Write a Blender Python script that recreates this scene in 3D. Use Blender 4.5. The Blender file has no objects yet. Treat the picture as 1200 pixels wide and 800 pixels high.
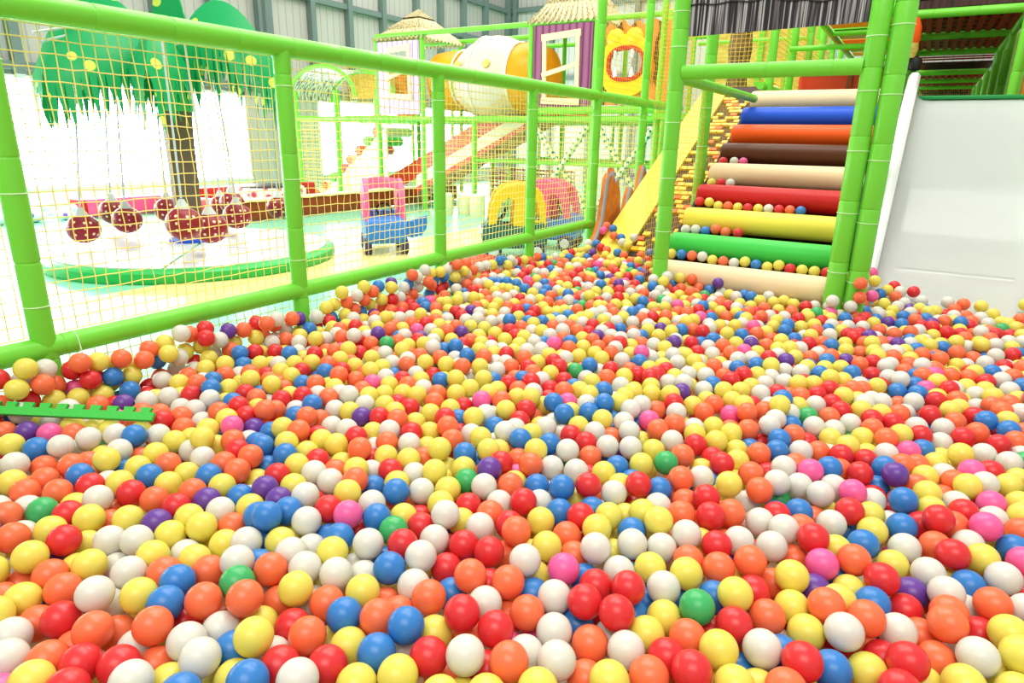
import bpy, bmesh, math, random
import numpy as np
from mathutils import Vector, Matrix
random.seed(5)
SC = bpy.context.scene
COL = SC.collection
PI = math.pi
V = Vector

# ------------------------------------------------------------------ materials
def lin(c):
    return tuple((x / 12.92 if x <= .04045 else ((x + .055) / 1.055) ** 2.4) for x in (v / 255 for v in c)) + (1.0,)

def mat(name, rgb, rough=.45, spec=.4, trans=0.0, bump=0.0, bscale=40, emit=0.0, coat=0.0):
    m = bpy.data.materials.new(name); m.use_nodes = True
    nt = m.node_tree; b = nt.nodes['Principled BSDF']
    b.inputs['Base Color'].default_value = lin(rgb)
    b.inputs['Roughness'].default_value = rough
    b.inputs['Specular IOR Level'].default_value = spec
    b.inputs['Coat Weight'].default_value = coat
    if emit:
        b.inputs['Emission Color'].default_value = lin(rgb); b.inputs['Emission Strength'].default_value = emit
    if bump:
        tc = nt.nodes.new('ShaderNodeTexCoord'); n = nt.nodes.new('ShaderNodeTexNoise'); n.inputs['Scale'].default_value = bscale
        bp = nt.nodes.new('ShaderNodeBump'); bp.inputs['Strength'].default_value = bump; bp.inputs['Distance'].default_value = .01
        nt.links.new(tc.outputs['Object'], n.inputs['Vector']); nt.links.new(n.outputs['Fac'], bp.inputs['Height'])
        nt.links.new(bp.outputs['Normal'], b.inputs['Normal'])
    if trans:
        t = nt.nodes.new('ShaderNodeBsdfTranslucent'); t.inputs['Color'].default_value = lin(rgb)
        mx = nt.nodes.new('ShaderNodeMixShader'); mx.inputs[0].default_value = trans
        out = nt.nodes['Material Output']
        nt.links.new(b.outputs[0], mx.inputs[1]); nt.links.new(t.outputs[0], mx.inputs[2]); nt.links.new(mx.outputs[0], out.inputs[0])
    return m

def pattern(name, kind, stops, scale=(1, 1, 1), tscale=5.0, rough=.5, spec=.3, rnd=1.0, bump=0.0):
    """a material whose colour is a ramp over a noise / voronoi / wave texture in object space"""
    m = mat(name, stops[0][1], rough, spec); nt = m.node_tree; b = nt.nodes['Principled BSDF']
    tc = nt.nodes.new('ShaderNodeTexCoord'); mp = nt.nodes.new('ShaderNodeMapping'); mp.inputs['Scale'].default_value = scale
    nt.links.new(tc.outputs['Object'], mp.inputs['Vector'])
    if kind == 'dots':
        t = nt.nodes.new('ShaderNodeTexVoronoi'); t.inputs['Randomness'].default_value = rnd; o = t.outputs['Distance']
    elif kind == 'noise':
        t = nt.nodes.new('ShaderNodeTexNoise'); t.inputs['Detail'].default_value = 3; o = t.outputs['Fac']
    else:
        t = nt.nodes.new('ShaderNodeTexWave'); t.bands_direction = kind[-1].upper(); o = t.outputs['Fac']
        t.inputs['Distortion'].default_value = rnd
    t.inputs['Scale'].default_value = tscale
    nt.links.new(mp.outputs[0], t.inputs['Vector'])
    r = nt.nodes.new('ShaderNodeValToRGB'); e = r.color_ramp.elements
    while len(e) < len(stops): e.new(.5)
    for el, (p, c) in zip(e, stops): el.position = p; el.color = lin(c)
    nt.links.new(o, r.inputs[0]); nt.links.new(r.outputs[0], b.inputs['Base Color'])
    if bump:
        bp = nt.nodes.new('ShaderNodeBump'); bp.inputs['Strength'].default_value = bump; bp.inputs['Distance'].default_value = .01
        nt.links.new(o, bp.inputs['Height']); nt.links.new(bp.outputs[0], b.inputs['Normal'])
    return m

M = {}
BALL = dict(W=(230, 228, 216), Y=(242, 228, 98), O=(252, 122, 76), R=(231, 52, 56), B=(58, 134, 210), P=(112, 66, 162), K=(250, 104, 168), G=(68, 186, 106))
for k, c in BALL.items(): M['ball' + k] = mat('ball_plastic_' + k, c, .3, .5, .18)
M['green'] = mat('green_vinyl', (116, 212, 58), .38, .45, bump=.12, bscale=25)
M['seam'] = mat('green_seam', (74, 160, 34), .5)
M['tie'] = mat('zip_tie', (196, 236, 176), .4)
M['twine'] = mat('yellow_twine', (255, 234, 138), .7, .2)
M['twine2'] = mat('ochre_twine', (236, 190, 70), .7, .2)
for n, c in dict(tan=(240, 213, 170), blue=(30, 84, 214), orange=(250, 92, 22), brown=(90, 46, 24), red=(196, 26, 24), yellow=(240, 220, 80), green2=(62, 196, 74), maroon=(150, 62, 30)).items():
    M[n] = mat('vinyl_' + n, c, .42, .28, bump=.15, bscale=14)
M['dark'] = mat('dark_board', (58, 40, 32), .7)
M['black'] = mat('black_plastic', (26, 24, 26), .5)
M['white'] = mat('white_fibreglass', (232, 234, 230), .16, .5, coat=.4)
M['lip'] = mat('green_lip', (20, 140, 66), .4)
M['cream'] = mat('cream_vinyl', (240, 234, 196), .5)
M['pink'] = mat('pink_plastic', (246, 92, 150), .35)
M['carblue'] = mat('car_blue_plastic', (52, 130, 216), .35)
M['teal'] = mat('car_teal_plastic', (22, 104, 104), .35)
M['caryellow'] = mat('car_yellow_plastic', (255, 205, 30), .35)
M['tyre'] = mat('tyre_plastic', (60, 50, 96), .5)
M['hub'] = mat('hub_plastic', (232, 226, 240), .4)
M['purple'] = mat('purple_vinyl', (136, 96, 210), .5)
M['shell'] = mat('tunnel_shell_white', (250, 244, 232), .3)
M['shellY'] = mat('tunnel_shell_yellow', (255, 200, 46), .3)
M['redplastic'] = mat('tunnel_red_plastic', (232, 64, 34), .3)
M['leaf'] = pattern('leaf_vinyl', 'dots', [(0, (214, 226, 90)), (.235, (214, 226, 90)), (.25, (16, 158, 88)), (1, (16, 158, 88))], tscale=4.4, rough=.35)
M['leafP'] = mat('leaf_green', (24, 164, 92), .35)
M['collar'] = mat('collar_green', (70, 196, 96), .35)
M['trunk'] = mat('trunk_brown', (98, 84, 66), .55)
M['swing'] = pattern('dotted_red', 'dots', [(0, (236, 214, 176)), (.2, (236, 214, 176)), (.24, (140, 28, 44)), (1, (140, 28, 44))], tscale=15, rough=.35, rnd=.35)
M['rope'] = mat('swing_rope', (190, 196, 196), .6)
M['plat'] = mat('white_deck', (242, 244, 246), .2)
M['platG'] = mat('green_rim', (44, 184, 84), .4)
M['floor'] = pattern('mint_floor', 'noise', [(0, (132, 222, 182)), (1, (150, 234, 196))], tscale=1.5, rough=.25, spec=.4)
M['band'] = mat('yellow_floor', (240, 224, 150), .3, .4)
M['steel'] = pattern('wall_panel', 'wave_y', [(0, (150, 152, 148)), (.08, (178, 177, 171)), (1, (178, 177, 171))], tscale=1.6, rough=.5, rnd=0)
M['column'] = mat('column_paint', (104, 122, 118), .5)
M['sill'] = mat('lower_wall', (206, 226, 208), .6)
M['pane'] = mat('daylit_pane', (255, 255, 255), .5, emit=9.0)
M['thatch'] = pattern('thatch', 'noise', [(.3, (150, 130, 84)), (.6, (232, 220, 176))], scale=(9, 9, 1.2), tscale=5, rough=.8, bump=.6)
M['plank'] = pattern('purple_planks', 'wave_x', [(0, (84, 40, 66)), (.12, (138, 74, 112)), (1, (156, 92, 132))], tscale=2.6, rough=.6, rnd=.6)
M['plankpale'] = pattern('lilac_planks', 'wave_x', [(0, (170, 120, 176)), (.15, (222, 190, 224)), (1, (230, 204, 232))], tscale=2.6, rough=.6, rnd=.6)
M['timber'] = mat('pale_timber', (240, 220, 176), .6, bump=.2)
M['tiger'] = pattern('orange_stripes', 'wave_x', [(0, (70, 44, 20)), (.14, (80, 46, 20)), (.24, (232, 116, 44)), (1, (244, 140, 60))], tscale=1.4, rough=.5, rnd=7)
M['bamboo'] = pattern('bamboo_print', 'noise', [(.44, (36, 32, 38)), (.52, (96, 88, 96)), (.62, (190, 184, 190))], scale=(95, 1, 1.3), tscale=1.0, rough=.5)
M['hood'] = pattern('pale_bamboo_print', 'noise', [(.4, (120, 116, 130)), (.55, (240, 238, 244))], scale=(6, 14, 3), tscale=2, rough=.5)
M['bambood'] = pattern('dark_bamboo_print', 'noise', [(.3, (36, 18, 18)), (.7, (86, 50, 44))], scale=(30, 1, 1.6), tscale=1.0, rough=.5)
M['latticepole'] = mat('pole_white', (228, 242, 206), .4); M['dotgreen'] = mat('pole_dot', (16, 138, 96), .5)
M['slat'] = mat('red_slat', (206, 34, 30), .5, trans=.3)
M['slatO'] = mat('orange_slat', (240, 170, 60), .5, trans=.3)
M['orangewall'] = pattern('orange_netting', 'noise', [(.3, (206, 104, 30)), (.7, (240, 150, 50))], tscale=4, rough=.6)
M['ochre'] = pattern('ochre_cloth', 'noise', [(.35, (206, 176, 84)), (.65, (240, 214, 120))], scale=(3, 3, 10), tscale=3, rough=.7)
M['bark_and_shade'] = pattern('bark_print_and_shade', 'noise', [(.35, (84, 70, 50)), (.65, (150, 124, 84))], scale=(8, 8, 2), tscale=3, rough=.7)  # bark print of the column; also painted shade under the striped slide
M['cutout'] = pattern('orange_plush', 'noise', [(.3, (196, 104, 44)), (.7, (226, 136, 60))], tscale=9, rough=.8)
M['greyedge'] = mat('grey_edge', (150, 150, 156), .7)
M['plush'] = mat('white_plush', (236, 232, 246), .8)
M['drum'] = pattern('drum_print', 'dots', [(0, (40, 40, 46)), (.3, (230, 90, 120)), (.42, (240, 236, 232)), (1, (250, 246, 240))], tscale=7, rough=.5)
M['matgreen'] = mat('foam_green', (62, 186, 70), .6, bump=.25, bscale=160)

# ------------------------------------------------------------------ building helpers
ORG = {}
def reg(o, loc):
    ORG[o.name] = V(loc); return o

def obj(name, bm, m, parent=None, loc=None, smooth=True, local=False):
    """one mesh object; geometry is in world space unless local; a part shares its thing's origin"""
    me = bpy.data.meshes.new(name)
    if isinstance(bm, bmesh.types.BMesh):
        bmesh.ops.recalc_face_normals(bm, faces=bm.faces)
        bm.to_mesh(me); bm.free()
    else:
        me = bm
    ms = m if isinstance(m, (list, tuple)) else [m]
    for x in ms: me.materials.append(x)
    if smooth:
        me.polygons.foreach_set('use_smooth', [True] * len(me.polygons))
        try: me.set_sharp_from_angle(angle=math.radians(38))
        except Exception: pass
    o = bpy.data.objects.new(name, me); COL.objects.link(o)
    if parent is not None:
        o.parent = parent; org = ORG[parent.name]
        if not local: me.transform(Matrix.Translation(-org))
        reg(o, org)
    else:
        org = V(loc) if loc is not None else V((0, 0, 0))
        if loc is not None and not local: me.transform(Matrix.Translation(-org))
        o.location = org; reg(o, org)
    return o

def thing(name, label, cat, loc, group=None, rotz=0):
    o = bpy.data.objects.new(name, None); COL.objects.link(o); o.location = loc; o.rotation_euler = (0, 0, rotz)
    o.empty_display_size = .1
    return tag(reg(o, loc), label, cat, group)

def tag(o, label, cat, group=None, kind=None):
    o['label'] = label; o['category'] = cat
    if group: o['group'] = group
    if kind: o['kind'] = kind
    return o

def struct(name, bm, m, label, cat, smooth=False):
    return tag(obj(name, bm, m, smooth=smooth), label, cat, None, 'structure')

def BM(): return bmesh.new()

def box(bm, lo, hi, bevel=0.0, mt=None, mi=0):
    lo, hi = V(lo), V(hi); c = (lo + hi) / 2; s = hi - lo
    g = bmesh.ops.create_cube(bm, size=1)
    vs = g['verts']
    bmesh.ops.scale(bm, vec=s, verts=vs); bmesh.ops.translate(bm, vec=c, verts=vs)
    if bevel:
        es = {e for v in vs for e in v.link_edges}
        r = bmesh.ops.bevel(bm, geom=list(es), offset=bevel, segments=3, affect='EDGES', profile=.5)
        vs = list({v for f in r['faces'] for v in f.verts} | {v for v in vs if v.is_valid})
    fs = {f for v in vs if v.is_valid for f in v.link_faces}
    for f in fs: f.material_index = mi
    if mt is not None: bmesh.ops.transform(bm, matrix=mt, verts=[v for v in vs if v.is_valid])
    return vs

def tube(bm, pts, rad, seg=14, cap=True, mi=0):
    """a pipe through pts; rad is a number or one number per point"""
    pts = [V(p) for p in pts]; n = len(pts)
    rs = rad if isinstance(rad, (list, tuple)) else [rad] * n
    rings = []; prev = None
    for i, p in enumerate(pts):
        d = (pts[min(i + 1, n - 1)] - pts[max(i - 1, 0)]).normalized()
        if prev is None:
            a = d.cross(V((0, 0, 1)) if abs(d.z) < .9 else V((1, 0, 0))).normalized()
        else:
            a = (prev - d * prev.dot(d)).normalized()
        prev = a; b = d.cross(a)
        rings.append([bm.verts.new(p + (a * math.cos(t) + b * math.sin(t)) * rs[i]) for t in (2 * PI * k / seg for k in range(seg))])
    for A, B in zip(rings, rings[1:]):
        for k in range(seg):
            f = bm.faces.new((A[k], A[(k + 1) % seg], B[(k + 1) % seg], B[k])); f.material_index = mi
    if cap:
        for R_ in (rings[0], rings[-1]):
            f = bm.faces.new(R_); f.material_index = mi
    return rings

def padded(bm, a, b, r, step=.36, first=.12):
    """foam-sleeved pipe: short sleeves butted end to end leave a fine groove at every joint"""
    a, b = V(a), V(b); L = (b - a).length; d = (b - a) / L
    ts = [0.0]; rs = [r]; t = first
    while t < L - .03:
        for q, k in ((-.007, 1), (-.004, .985), (-.0015, .94), (.0015, .94), (.004, .985), (.007, 1)):
            ts.append(t + q); rs.append(r * k)
        t += step
    ts.append(L); rs.append(r)
    tube(bm, [a + d * x for x in ts], rs, 18)

def lathe(bm, prof, c=(0, 0, 0), axis='z', seg=24, mi=0):
    """prof: (radius, height) pairs turned about the axis through c"""
    rings = []
    for r, h in prof:
        ring = []
        for k in range(seg):
            t = 2 * PI * k / seg; x, y = r * math.cos(t), r * math.sin(t)
            p = {'z': (x, y, h), 'x': (h, x, y), 'y': (x, h, y)}[axis]
            ring.append(bm.verts.new(V(c) + V(p)))
        rings.append(ring)
    for A, B in zip(rings, rings[1:]):
        for k in range(seg):
            f = bm.faces.new((A[k], A[(k + 1) % seg], B[(k + 1) % seg], B[k])); f.material_index = mi
    for R_, (r, h) in ((rings[0], prof[0]), (rings[-1], prof[-1])):
        if r > 1e-4: bm.faces.new(R_).material_index = mi
    bmesh.ops.remove_doubles(bm, verts=[v for R_ in (rings[0], rings[-1]) for v in R_], dist=1e-5)

def prism(bm, poly, vec, mi=0):
    """polygon (3-D points) extruded by vec"""
    A = [bm.verts.new(V(p)) for p in poly]; B = [bm.verts.new(V(p) + V(vec)) for p in poly]
    n = len(A); fs = [bm.faces.new(A), bm.faces.new(B[::-1])]
    for k in range(n): fs.append(bm.faces.new((A[k], B[k], B[(k + 1) % n], A[(k + 1) % n])))
    for f in fs: f.material_index = mi

def outline(loops, depth, mt, bevel=.0):
    """flat shape with holes (2-D loops, first is the outer one), given a thickness: a mesh"""
    cu = bpy.data.curves.new('shape', 'CURVE'); cu.dimensions = '2D'; cu.fill_mode = 'BOTH'; cu.extrude = depth / 2
    cu.bevel_depth = bevel; cu.bevel_resolution = 2
    for lp in loops:
        s = cu.splines.new('POLY'); s.points.add(len(lp) - 1); s.use_cyclic_u = True
        for p, q in zip(s.points, lp): p.co = (q[0], q[1], 0, 1)
    o = bpy.data.objects.new('shape', cu); COL.objects.link(o)
    me = bpy.data.meshes.new_from_object(o.evaluated_get(bpy.context.evaluated_depsgraph_get()))
    bpy.data.objects.remove(o); bpy.data.curves.remove(cu)
    me.materials.clear(); me.transform(mt)
    return me

def plane_xz(y): return Matrix(((1, 0, 0, 0), (0, 0, -1, y), (0, 1, 0, 0), (0, 0, 0, 1)))    # 2-D (u,v) -> (u, y, v)
def plane_yz(x): return Matrix(((0, 0, 1, x), (1, 0, 0, 0), (0, 1, 0, 0), (0, 0, 0, 1)))     # 2-D (u,v) -> (x, u, v)

def net(bm, o, u, v, nu, nv, r=.0024, jit=.004, seg=4):
    """knotted netting: nu x nv meshes spanned by u and v from o, with slack knots"""
    o, u, v = V(o), V(u), V(v); n = u.cross(v).normalized(); rr = random.Random(hash((round(o.x, 2), round(o.y, 2), round(u.length, 2))) & 0xffff)
    K = [[None] * (nv + 1) for _ in range(nu + 1)]
    for i in range(nu + 1):
        for j in range(nv + 1):
            a, b = i / nu, j / nv
            e = min(1, 6 * min(a, 1 - a, b, 1 - b) + .1)
            p = o + u * a + v * b
            p += u.normalized() * rr.uniform(-jit, jit) * e + v.normalized() * rr.uniform(-jit, jit) * e
            p += n * (rr.uniform(-jit, jit) + .02 * math.sin(PI * a) * math.sin(PI * b)) * e
            K[i][j] = p
    for i in range(nu + 1): tube(bm, K[i], r, seg, False)
    for j in range(nv + 1): tube(bm, [K[i][j] for i in range(nu + 1)], r, seg, False)

# ------------------------------------------------------------------ camera, light, view
F_PX, PITCH, ROLL, AZ, CAM_H = 762.89, .3014, .0191, math.radians(31.05), 1.33
ca, sa = math.cos(AZ), math.sin(AZ)
def grid(v): return V((ca * v[0] - sa * v[1], sa * v[0] + ca * v[1], v[2]))
fwd = grid((0, math.cos(PITCH), -math.sin(PITCH))); up0 = grid((0, math.sin(PITCH), math.cos(PITCH))); rt0 = grid((1, 0, 0))
rt = rt0 * math.cos(ROLL) + up0 * math.sin(ROLL); upv = up0 * math.cos(ROLL) - rt0 * math.sin(ROLL)
cam = bpy.data.objects.new('camera', bpy.data.cameras.new('camera')); COL.objects.link(cam)
mw = Matrix((rt, upv, -fwd)).transposed().to_4x4(); mw.translation = (0, 0, CAM_H); cam.matrix_world = mw
cam.data.sensor_width = 36; cam.data.lens = F_PX / 1200 * 36; cam.data.clip_start = .05; cam.data.clip_end = 200
SC.camera = cam
SC.view_settings.view_transform = 'Standard'; SC.view_settings.look = 'None'; SC.view_settings.gamma = 1; SC.view_settings.use_curve_mapping = False
SC.view_settings.exposure = EXPOSURE = 0.45

w = bpy.data.worlds.new('world'); SC.world = w; w.use_nodes = True
w.node_tree.nodes['Background'].inputs[0].default_value = lin((250, 250, 246)); w.node_tree.nodes['Background'].inputs[1].default_value = .5
def area(name, loc, target, sx, sy, power, col=(255, 252, 244)):
    l = bpy.data.lights.new(name, 'AREA'); l.shape = 'RECTANGLE'; l.size = sx; l.size_y = sy; l.energy = power; l.color = lin(col)[:3]
    o = bpy.data.objects.new(name, l); COL.objects.link(o); o.location = loc
    o.rotation_euler = (V(target) - V(loc)).to_track_quat('-Z', 'Y').to_euler()
    return o
area('skylight', (-4, 5, 8.5), (-4, 5, 0), 10, 5, 650)
area('skylight_rear', (-7, 13, 8.5), (-7, 13, 0), 10, 6, 700)
area('skylight_near', (1, -3, 7.5), (-.5, 2.5, 0), 6, 4, 300)

ORD = 'first second third fourth fifth sixth seventh eighth ninth tenth eleventh twelfth thirteenth'.split()
# ------------------------------------------------------------------ the hall
XW, YB = -12.2, 19.75
bm = BM(); box(bm, (-13, -8, -.1), (8, 20.5, 0)); struct('floor', bm, M['floor'], 'mint green play hall floor', 'floor')
bm = BM(); box(bm, (-5.75, 1.6, 0), (-4.75, 9.4, .006)); struct('floor_path', bm, M['band'], 'pale yellow band across the mint floor', 'floor marking')
bm = BM(); box(bm, (-2.62, -1.2, .006), (2.6, 5.6, .24), .0); struct('floor_pit', bm, M['tan'], 'padded base under the ball pit', 'floor')
bm = BM()
W0, W1, Z0, Z1 = -2.0, 9.35, .44, 2.14
box(bm, (XW - .2, -3, Z1), (XW, 20, 7.5)); box(bm, (XW - .2, W1, 0), (XW, 11.3, Z1)); box(bm, (XW - .2, 18.6, 0), (XW, 20, Z1)); box(bm, (XW - .2, 11.3, 0), (XW, 18.6, Z0)); box(bm, (XW - .2, -3, Z0), (XW, W0, Z1))
struct('wall_left', bm, M['steel'], 'tall grey panel wall with the long window', 'wall')
bm = BM(); box(bm, (XW - .2, -3, 0), (XW + .02, W1, Z0 - .02)); struct('wall_left_plinth', bm, M['sill'], 'pale wall strip below the long window', 'wall')
bm = BM(); box(bm, (XW - .2, YB, 0), (8, YB + .2, 7.5)); struct('wall_back', bm, pattern('wall_panel_back', 'wave_x', [(0, (150, 152, 146)), (.08, (188, 190, 184)), (1, (188, 190, 184))], tscale=1.6, rnd=0), 'far grey panel wall of the hall', 'wall')
bm = BM(); box(bm, (XW - .12, W0, Z0), (XW - .1, W1, Z1)); wn = struct('window_1', bm, M['pane'], 'long bright daylit window before the palm', 'window')
bm = BM()
for lo, hi in (((XW - .1, W0, Z1 - .05), (XW + .03, W1, Z1)), ((XW - .1, W0, Z0 - .02), (XW + .06, W1, Z0 + .03)), ((XW - .1, W1 - .05, Z0), (XW + .03, W1, Z1))): box(bm, lo, hi)
obj('window_frame', bm, M['plat'], wn, smooth=False)
bm = BM(); box(bm, (XW - .12, 11.3, Z0), (XW - .1, 18.6, Z1)); wn = struct('window_2', bm, M['pane'], 'bright daylit window behind the play frame', 'window')
bm = BM()
for lo, hi in (((XW - .1, 11.3, Z1 - .05), (XW + .03, 18.6, Z1)), ((XW - .1, 11.3, Z0 - .02), (XW + .06, 18.6, Z0 + .03)), ((XW - .1, 11.3, Z0), (XW + .03, 11.35, Z1))): box(bm, lo, hi)
obj('window_frame', bm, M['plat'], wn, smooth=False)
for i, y in enumerate((5.27, 6.42, 7.6, 8.74, 9.95, 11.25, 12.4, 13.58, 14.9, 15.95, 17.05, 18.2, 19.5)):
    big = .17 if i == 4 else .07
    bm = BM(); box(bm, (XW, y - big, 0 if i == 12 else Z1), (XW + .16, y + big, 7.4))
    if i == 4:
        box(bm, (XW + .16, y - .2, Z1), (XW + .19, y - .12, 7.4)); tube(bm, [(XW + .22, y - .05, Z1), (XW + .22, y - .05, 7.4)], .025)
    struct('trim_%d' % (i + 1), bm, M['column'], '%s upright steel column of the tall panel wall, counted from its near end' % ORD[i], 'column')
for i, z in enumerate((2.27, 4.2, 5.2)):
    bm = BM(); box(bm, (XW, -3, z - .06), (XW + .12, YB, z + .06)); struct('trim_%d' % (20 + i), bm, M['column'], '%s horizontal steel girt of the tall panel wall' % ('lowest', 'middle', 'topmost')[i], 'girt')
for i, z in enumerate((3.2, 5.25)):
    bm = BM(); box(bm, (XW, YB - .12, z - .06), (7, YB, z + .06)); struct('trim_%d' % (25 + i), bm, M['column'], '%s horizontal steel girt of the far wall' % ('lower', 'upper')[i], 'girt')
for i, x in enumerate((-11.95, -10.6, -9.2, -7.8, -6.4, -5.0)):
    bm = BM(); box(bm, (x - .07, YB - .14, 0), (x + .07, YB, 7.4)); struct('trim_%d' % (30 + i), bm, M['column'], '%s upright steel column of the far wall, counted from the hall corner' % ORD[i], 'column')
# ------------------------------------------------------------------ pit fence
XF = -2.66
fence = thing('pit_fence', 'long green padded pipe fence with yellow netting beside the ball pit', 'fence', (XF, 3.5, 0))
PY = [1.066 + 1.2 * k for k in range(-1, 6)]
ZL, ZT = .56, 1.725
def zip_tie(parent, p, r, axis='z', tail=True):
    b = BM(); seg = 16; pts = []
    for k in range(seg):
        t = 2 * PI * k / seg; c, s = math.cos(t) * r, math.sin(t) * r
        pts.append(V(p) + V({'z': (c, s, 0), 'y': (c, 0, s), 'x': (0, c, s)}[axis]))
    tube(b, pts + [pts[0]], .0028, 5, False)
    if tail: tube(b, [V(p) + V((r, 0, 0)), V(p) + V((r + .02, -.006, -.03)), V(p) + V((r + .024, -.01, -.06))], .0022, 5)
    obj('zip_tie', b, M['tie'], parent)
for k, y in enumerate(PY):
    bm = BM(); top = ZT if k < 5 else 3.3
    padded(bm, (XF, y, 0), (XF, y, top), .041, .36, .16)
    p = obj('post', bm, M['green'], fence)
    for z in (.72, 1.12, 1.55): zip_tie(p, (XF, y, z), .0415, 'z', False)
for nm, z, r, y1 in (('top_rail', ZT, .046, 8.3), ('lower_rail', ZL, .042, 5.9)):
    bm = BM(); padded(bm, (XF, -.6, z), (XF, y1, z), r, .3, .22); p = obj(nm, bm, M['green'], fence)
    if z < 1: zip_tie(p, (XF, PY[1] + .1, z), r * 1.02, 'y')
for k in range(6):
    bm = BM(); y0, y1 = PY[k] + .045, PY[k + 1] - .045
    if k < 5:
        net(bm, (XF - .035, y0, ZL + .04), (0, y1 - y0, 0), (0, 0, ZT - ZL - .085), 24, 23, .0023, .004)
        net(bm, (XF - .035, y0, .06), (0, y1 - y0, 0), (0, 0, ZL - .1), 24, 10, .0021, .004)
    else:
        net(bm, (XF - .035, y0, .06), (0, y1 - y0, 0), (0, 0, ZT - .1), 22, 30, .0021, .003)
    obj('net', bm, M['twine'], fence)
for a, b in ((5.9, 7.06), (7.1, 8.8)):
    bm = BM(); net(bm, (XF - .03, a + .04, ZT + .05), (0, b - a - .08, 0), (0, 0, 1.4), int((b - a) / .05), 28, .0017, .002); obj('net', bm, M['twine2'], fence)

# ------------------------------------------------------------------ roller stairs
YS, ZS, RUN, RISE, RR = 4.515, .441, .3003, .1603, .09
XL, XR = -1.405, -.405
stairs = thing('roller_stairs', 'flight of nine coloured foam rollers climbing out of the ball pit', 'stairs', ((XL + XR) / 2, 5.7, 0))
for k, c in enumerate(('tan', 'green2', 'yellow', 'red', 'tan', 'brown', 'orange', 'blue', 'tan')):
    y, z = YS + RUN * k, ZS + RISE * k; bm = BM(); n = 14
    x0, x1 = -1.51, -.375
    prof = [(RR * .9, x0)] + [(RR * (1 - .06 * (1 - min(1, min(t, 1 - t) * 22)) ** 2), x0 + .004 + (x1 - x0 - .008) * t) for t in [0, .01, .025, .05] + [i / 10 for i in range(1, 10)] + [.95, .975, .99, 1]] + [(RR * .9, x1)]
    prof = [(r, h) for r, h in prof]
    lathe(bm, prof, (0, y, z), 'x', 36)
    ro = obj('roller', bm, M[c], stairs); ro['label'] = {'tan': 'tan', 'green2': 'green'}.get(c, c) + ' roller'
    for xx, s in ((x0, -1), (x1, 1)):
        bm = BM(); lathe(bm, [(RR * .88, xx), (RR * .86, xx + s * .004), (.02, xx + s * .006), (0, xx + s * .006)], (0, y, z), 'x', 28)
        e = obj('end_cap', bm, M['orange' if c in ('tan', 'yellow', 'green2') else c], ro)
bm = BM()
a = V((-1.5, YS - .02, ZS - .13)); q = V((0, RUN * 8.4, RISE * 8.4)); th = V((0, .02, -.03))
prism(bm, [a, a + V((1.12, 0, 0)), a + V((1.12, 0, 0)) + q, a + q], th)
obj('base_board', bm, M['dark'], stairs, smooth=False)
for k in range(8):
    bm = BM(); y, z = YS + RUN * k, ZS + RISE * k; zt = z + (.041, .053, .055, .053, .057, .05, .05, .05)[k]
    box(bm, (-1.5, y + .098, zt - .012), (-.385, y + .212, zt)); obj('step_shelf', bm, M['dark'], stairs, smooth=False)
for xx in (-1.545, -.36):
    bm = BM(); prism(bm, [(xx, YS, .3), (xx, YS + .05, ZS - .03), (xx, YS + RUN * 8.5, ZS + RISE * 8.3), (xx, YS + RUN * 8.7, .0), (xx, YS + .3, .0)], (.022, 0, 0)); obj('side_board', bm, M['dark'], stairs, smooth=False)

# ------------------------------------------------------------------ tower over the stairs
tower = thing('stair_tower', 'tall green padded pipe tower around the roller stairs', 'tower', (-.9, 6, 0))
def post(parent, x, y, z1, r=.05, z0=0, ties=(), first=.2):
    bm = BM(); padded(bm, (x, y, z0), (x, y, z1), r, .36, first); p = obj('post', bm, M['green'], parent)
    for z in ties: zip_tie(p, (x, y, z), r * 1.03, 'z', False)
    return p
def beam(parent, a, b, r=.042, name='beam', first=.15):
    bm = BM(); padded(bm, a, b, r, .36, first); return obj(name, bm, M['green'], parent)
post(tower, -1.435, 4.355, 3.2, .051, ties=(.75, 1.1, 1.45, 1.9, 2.1)); post(tower, -.33, 4.355, 3.2, .055, ties=(.6, .95, 1.3, 1.62, 1.9, 2.2), first=.3)
post(tower, -1.6, 5.68, 3.2, .046, ties=(.9, 1.3, 1.6)); post(tower, -.292, 5.72, 3.2, .046, ties=(.7, 1.0, 1.3))
beam(tower, (-1.395, 4.35, 1.75), (-.375, 4.35, 1.75), .044, 'cross_bar')
beam(tower, (-1.45, 4.4, 1.73), (-1.45, 6.7, 1.73), .036, 'side_bar'); beam(tower, (-1.45, 6.9, 1.86), (-1.45, 12.9, 1.86), .034, 'side_bar')
for k in range(6): post(tower, -1.42, 7.12 + 1.06 * k, 3.2, .044, 1.7 if k else 0)
bm = BM(); net(bm, (-1.59, 4.42, .3), (0, 2.3, 0), (0, 0, 1.42), 56, 36, .0014, .002); obj('net', bm, M['twine2'], tower)
bm = BM(); net(bm, (-1.45, 7.0, 1.9), (0, 5.2, 0), (0, 0, .75), 70, 16, .0022, .003); obj('net', bm, M['twine2'], tower)
bm = BM(); prism(bm, [(-1.39, 4.37, 1.96), (-.38, 4.37, 1.98), (-.38, 4.37, 2.7), (-1.39, 4.37, 2.7)], (0, .006, 0)); val = obj('valance', bm, M['bamboo'], tower, smooth=False)
val['label'] = 'grey bamboo-print banner'
bm = BM(); tube(bm, [(-1.385 + 1.0 * i / 24, 4.364, 2.135 + .006 * math.sin(i * 1.3) - .03 * math.sin(max(0, i - 12) / 12 * PI)) for i in range(25)], .005, 6); obj('binding', bm, M['black'], val)
bm = BM(); box(bm, (-1.42, 7.2, 1.70), (-.43, 13, 1.79)); obj('deck', bm, M['green'], tower, smooth=False)
rf = BM()
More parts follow.
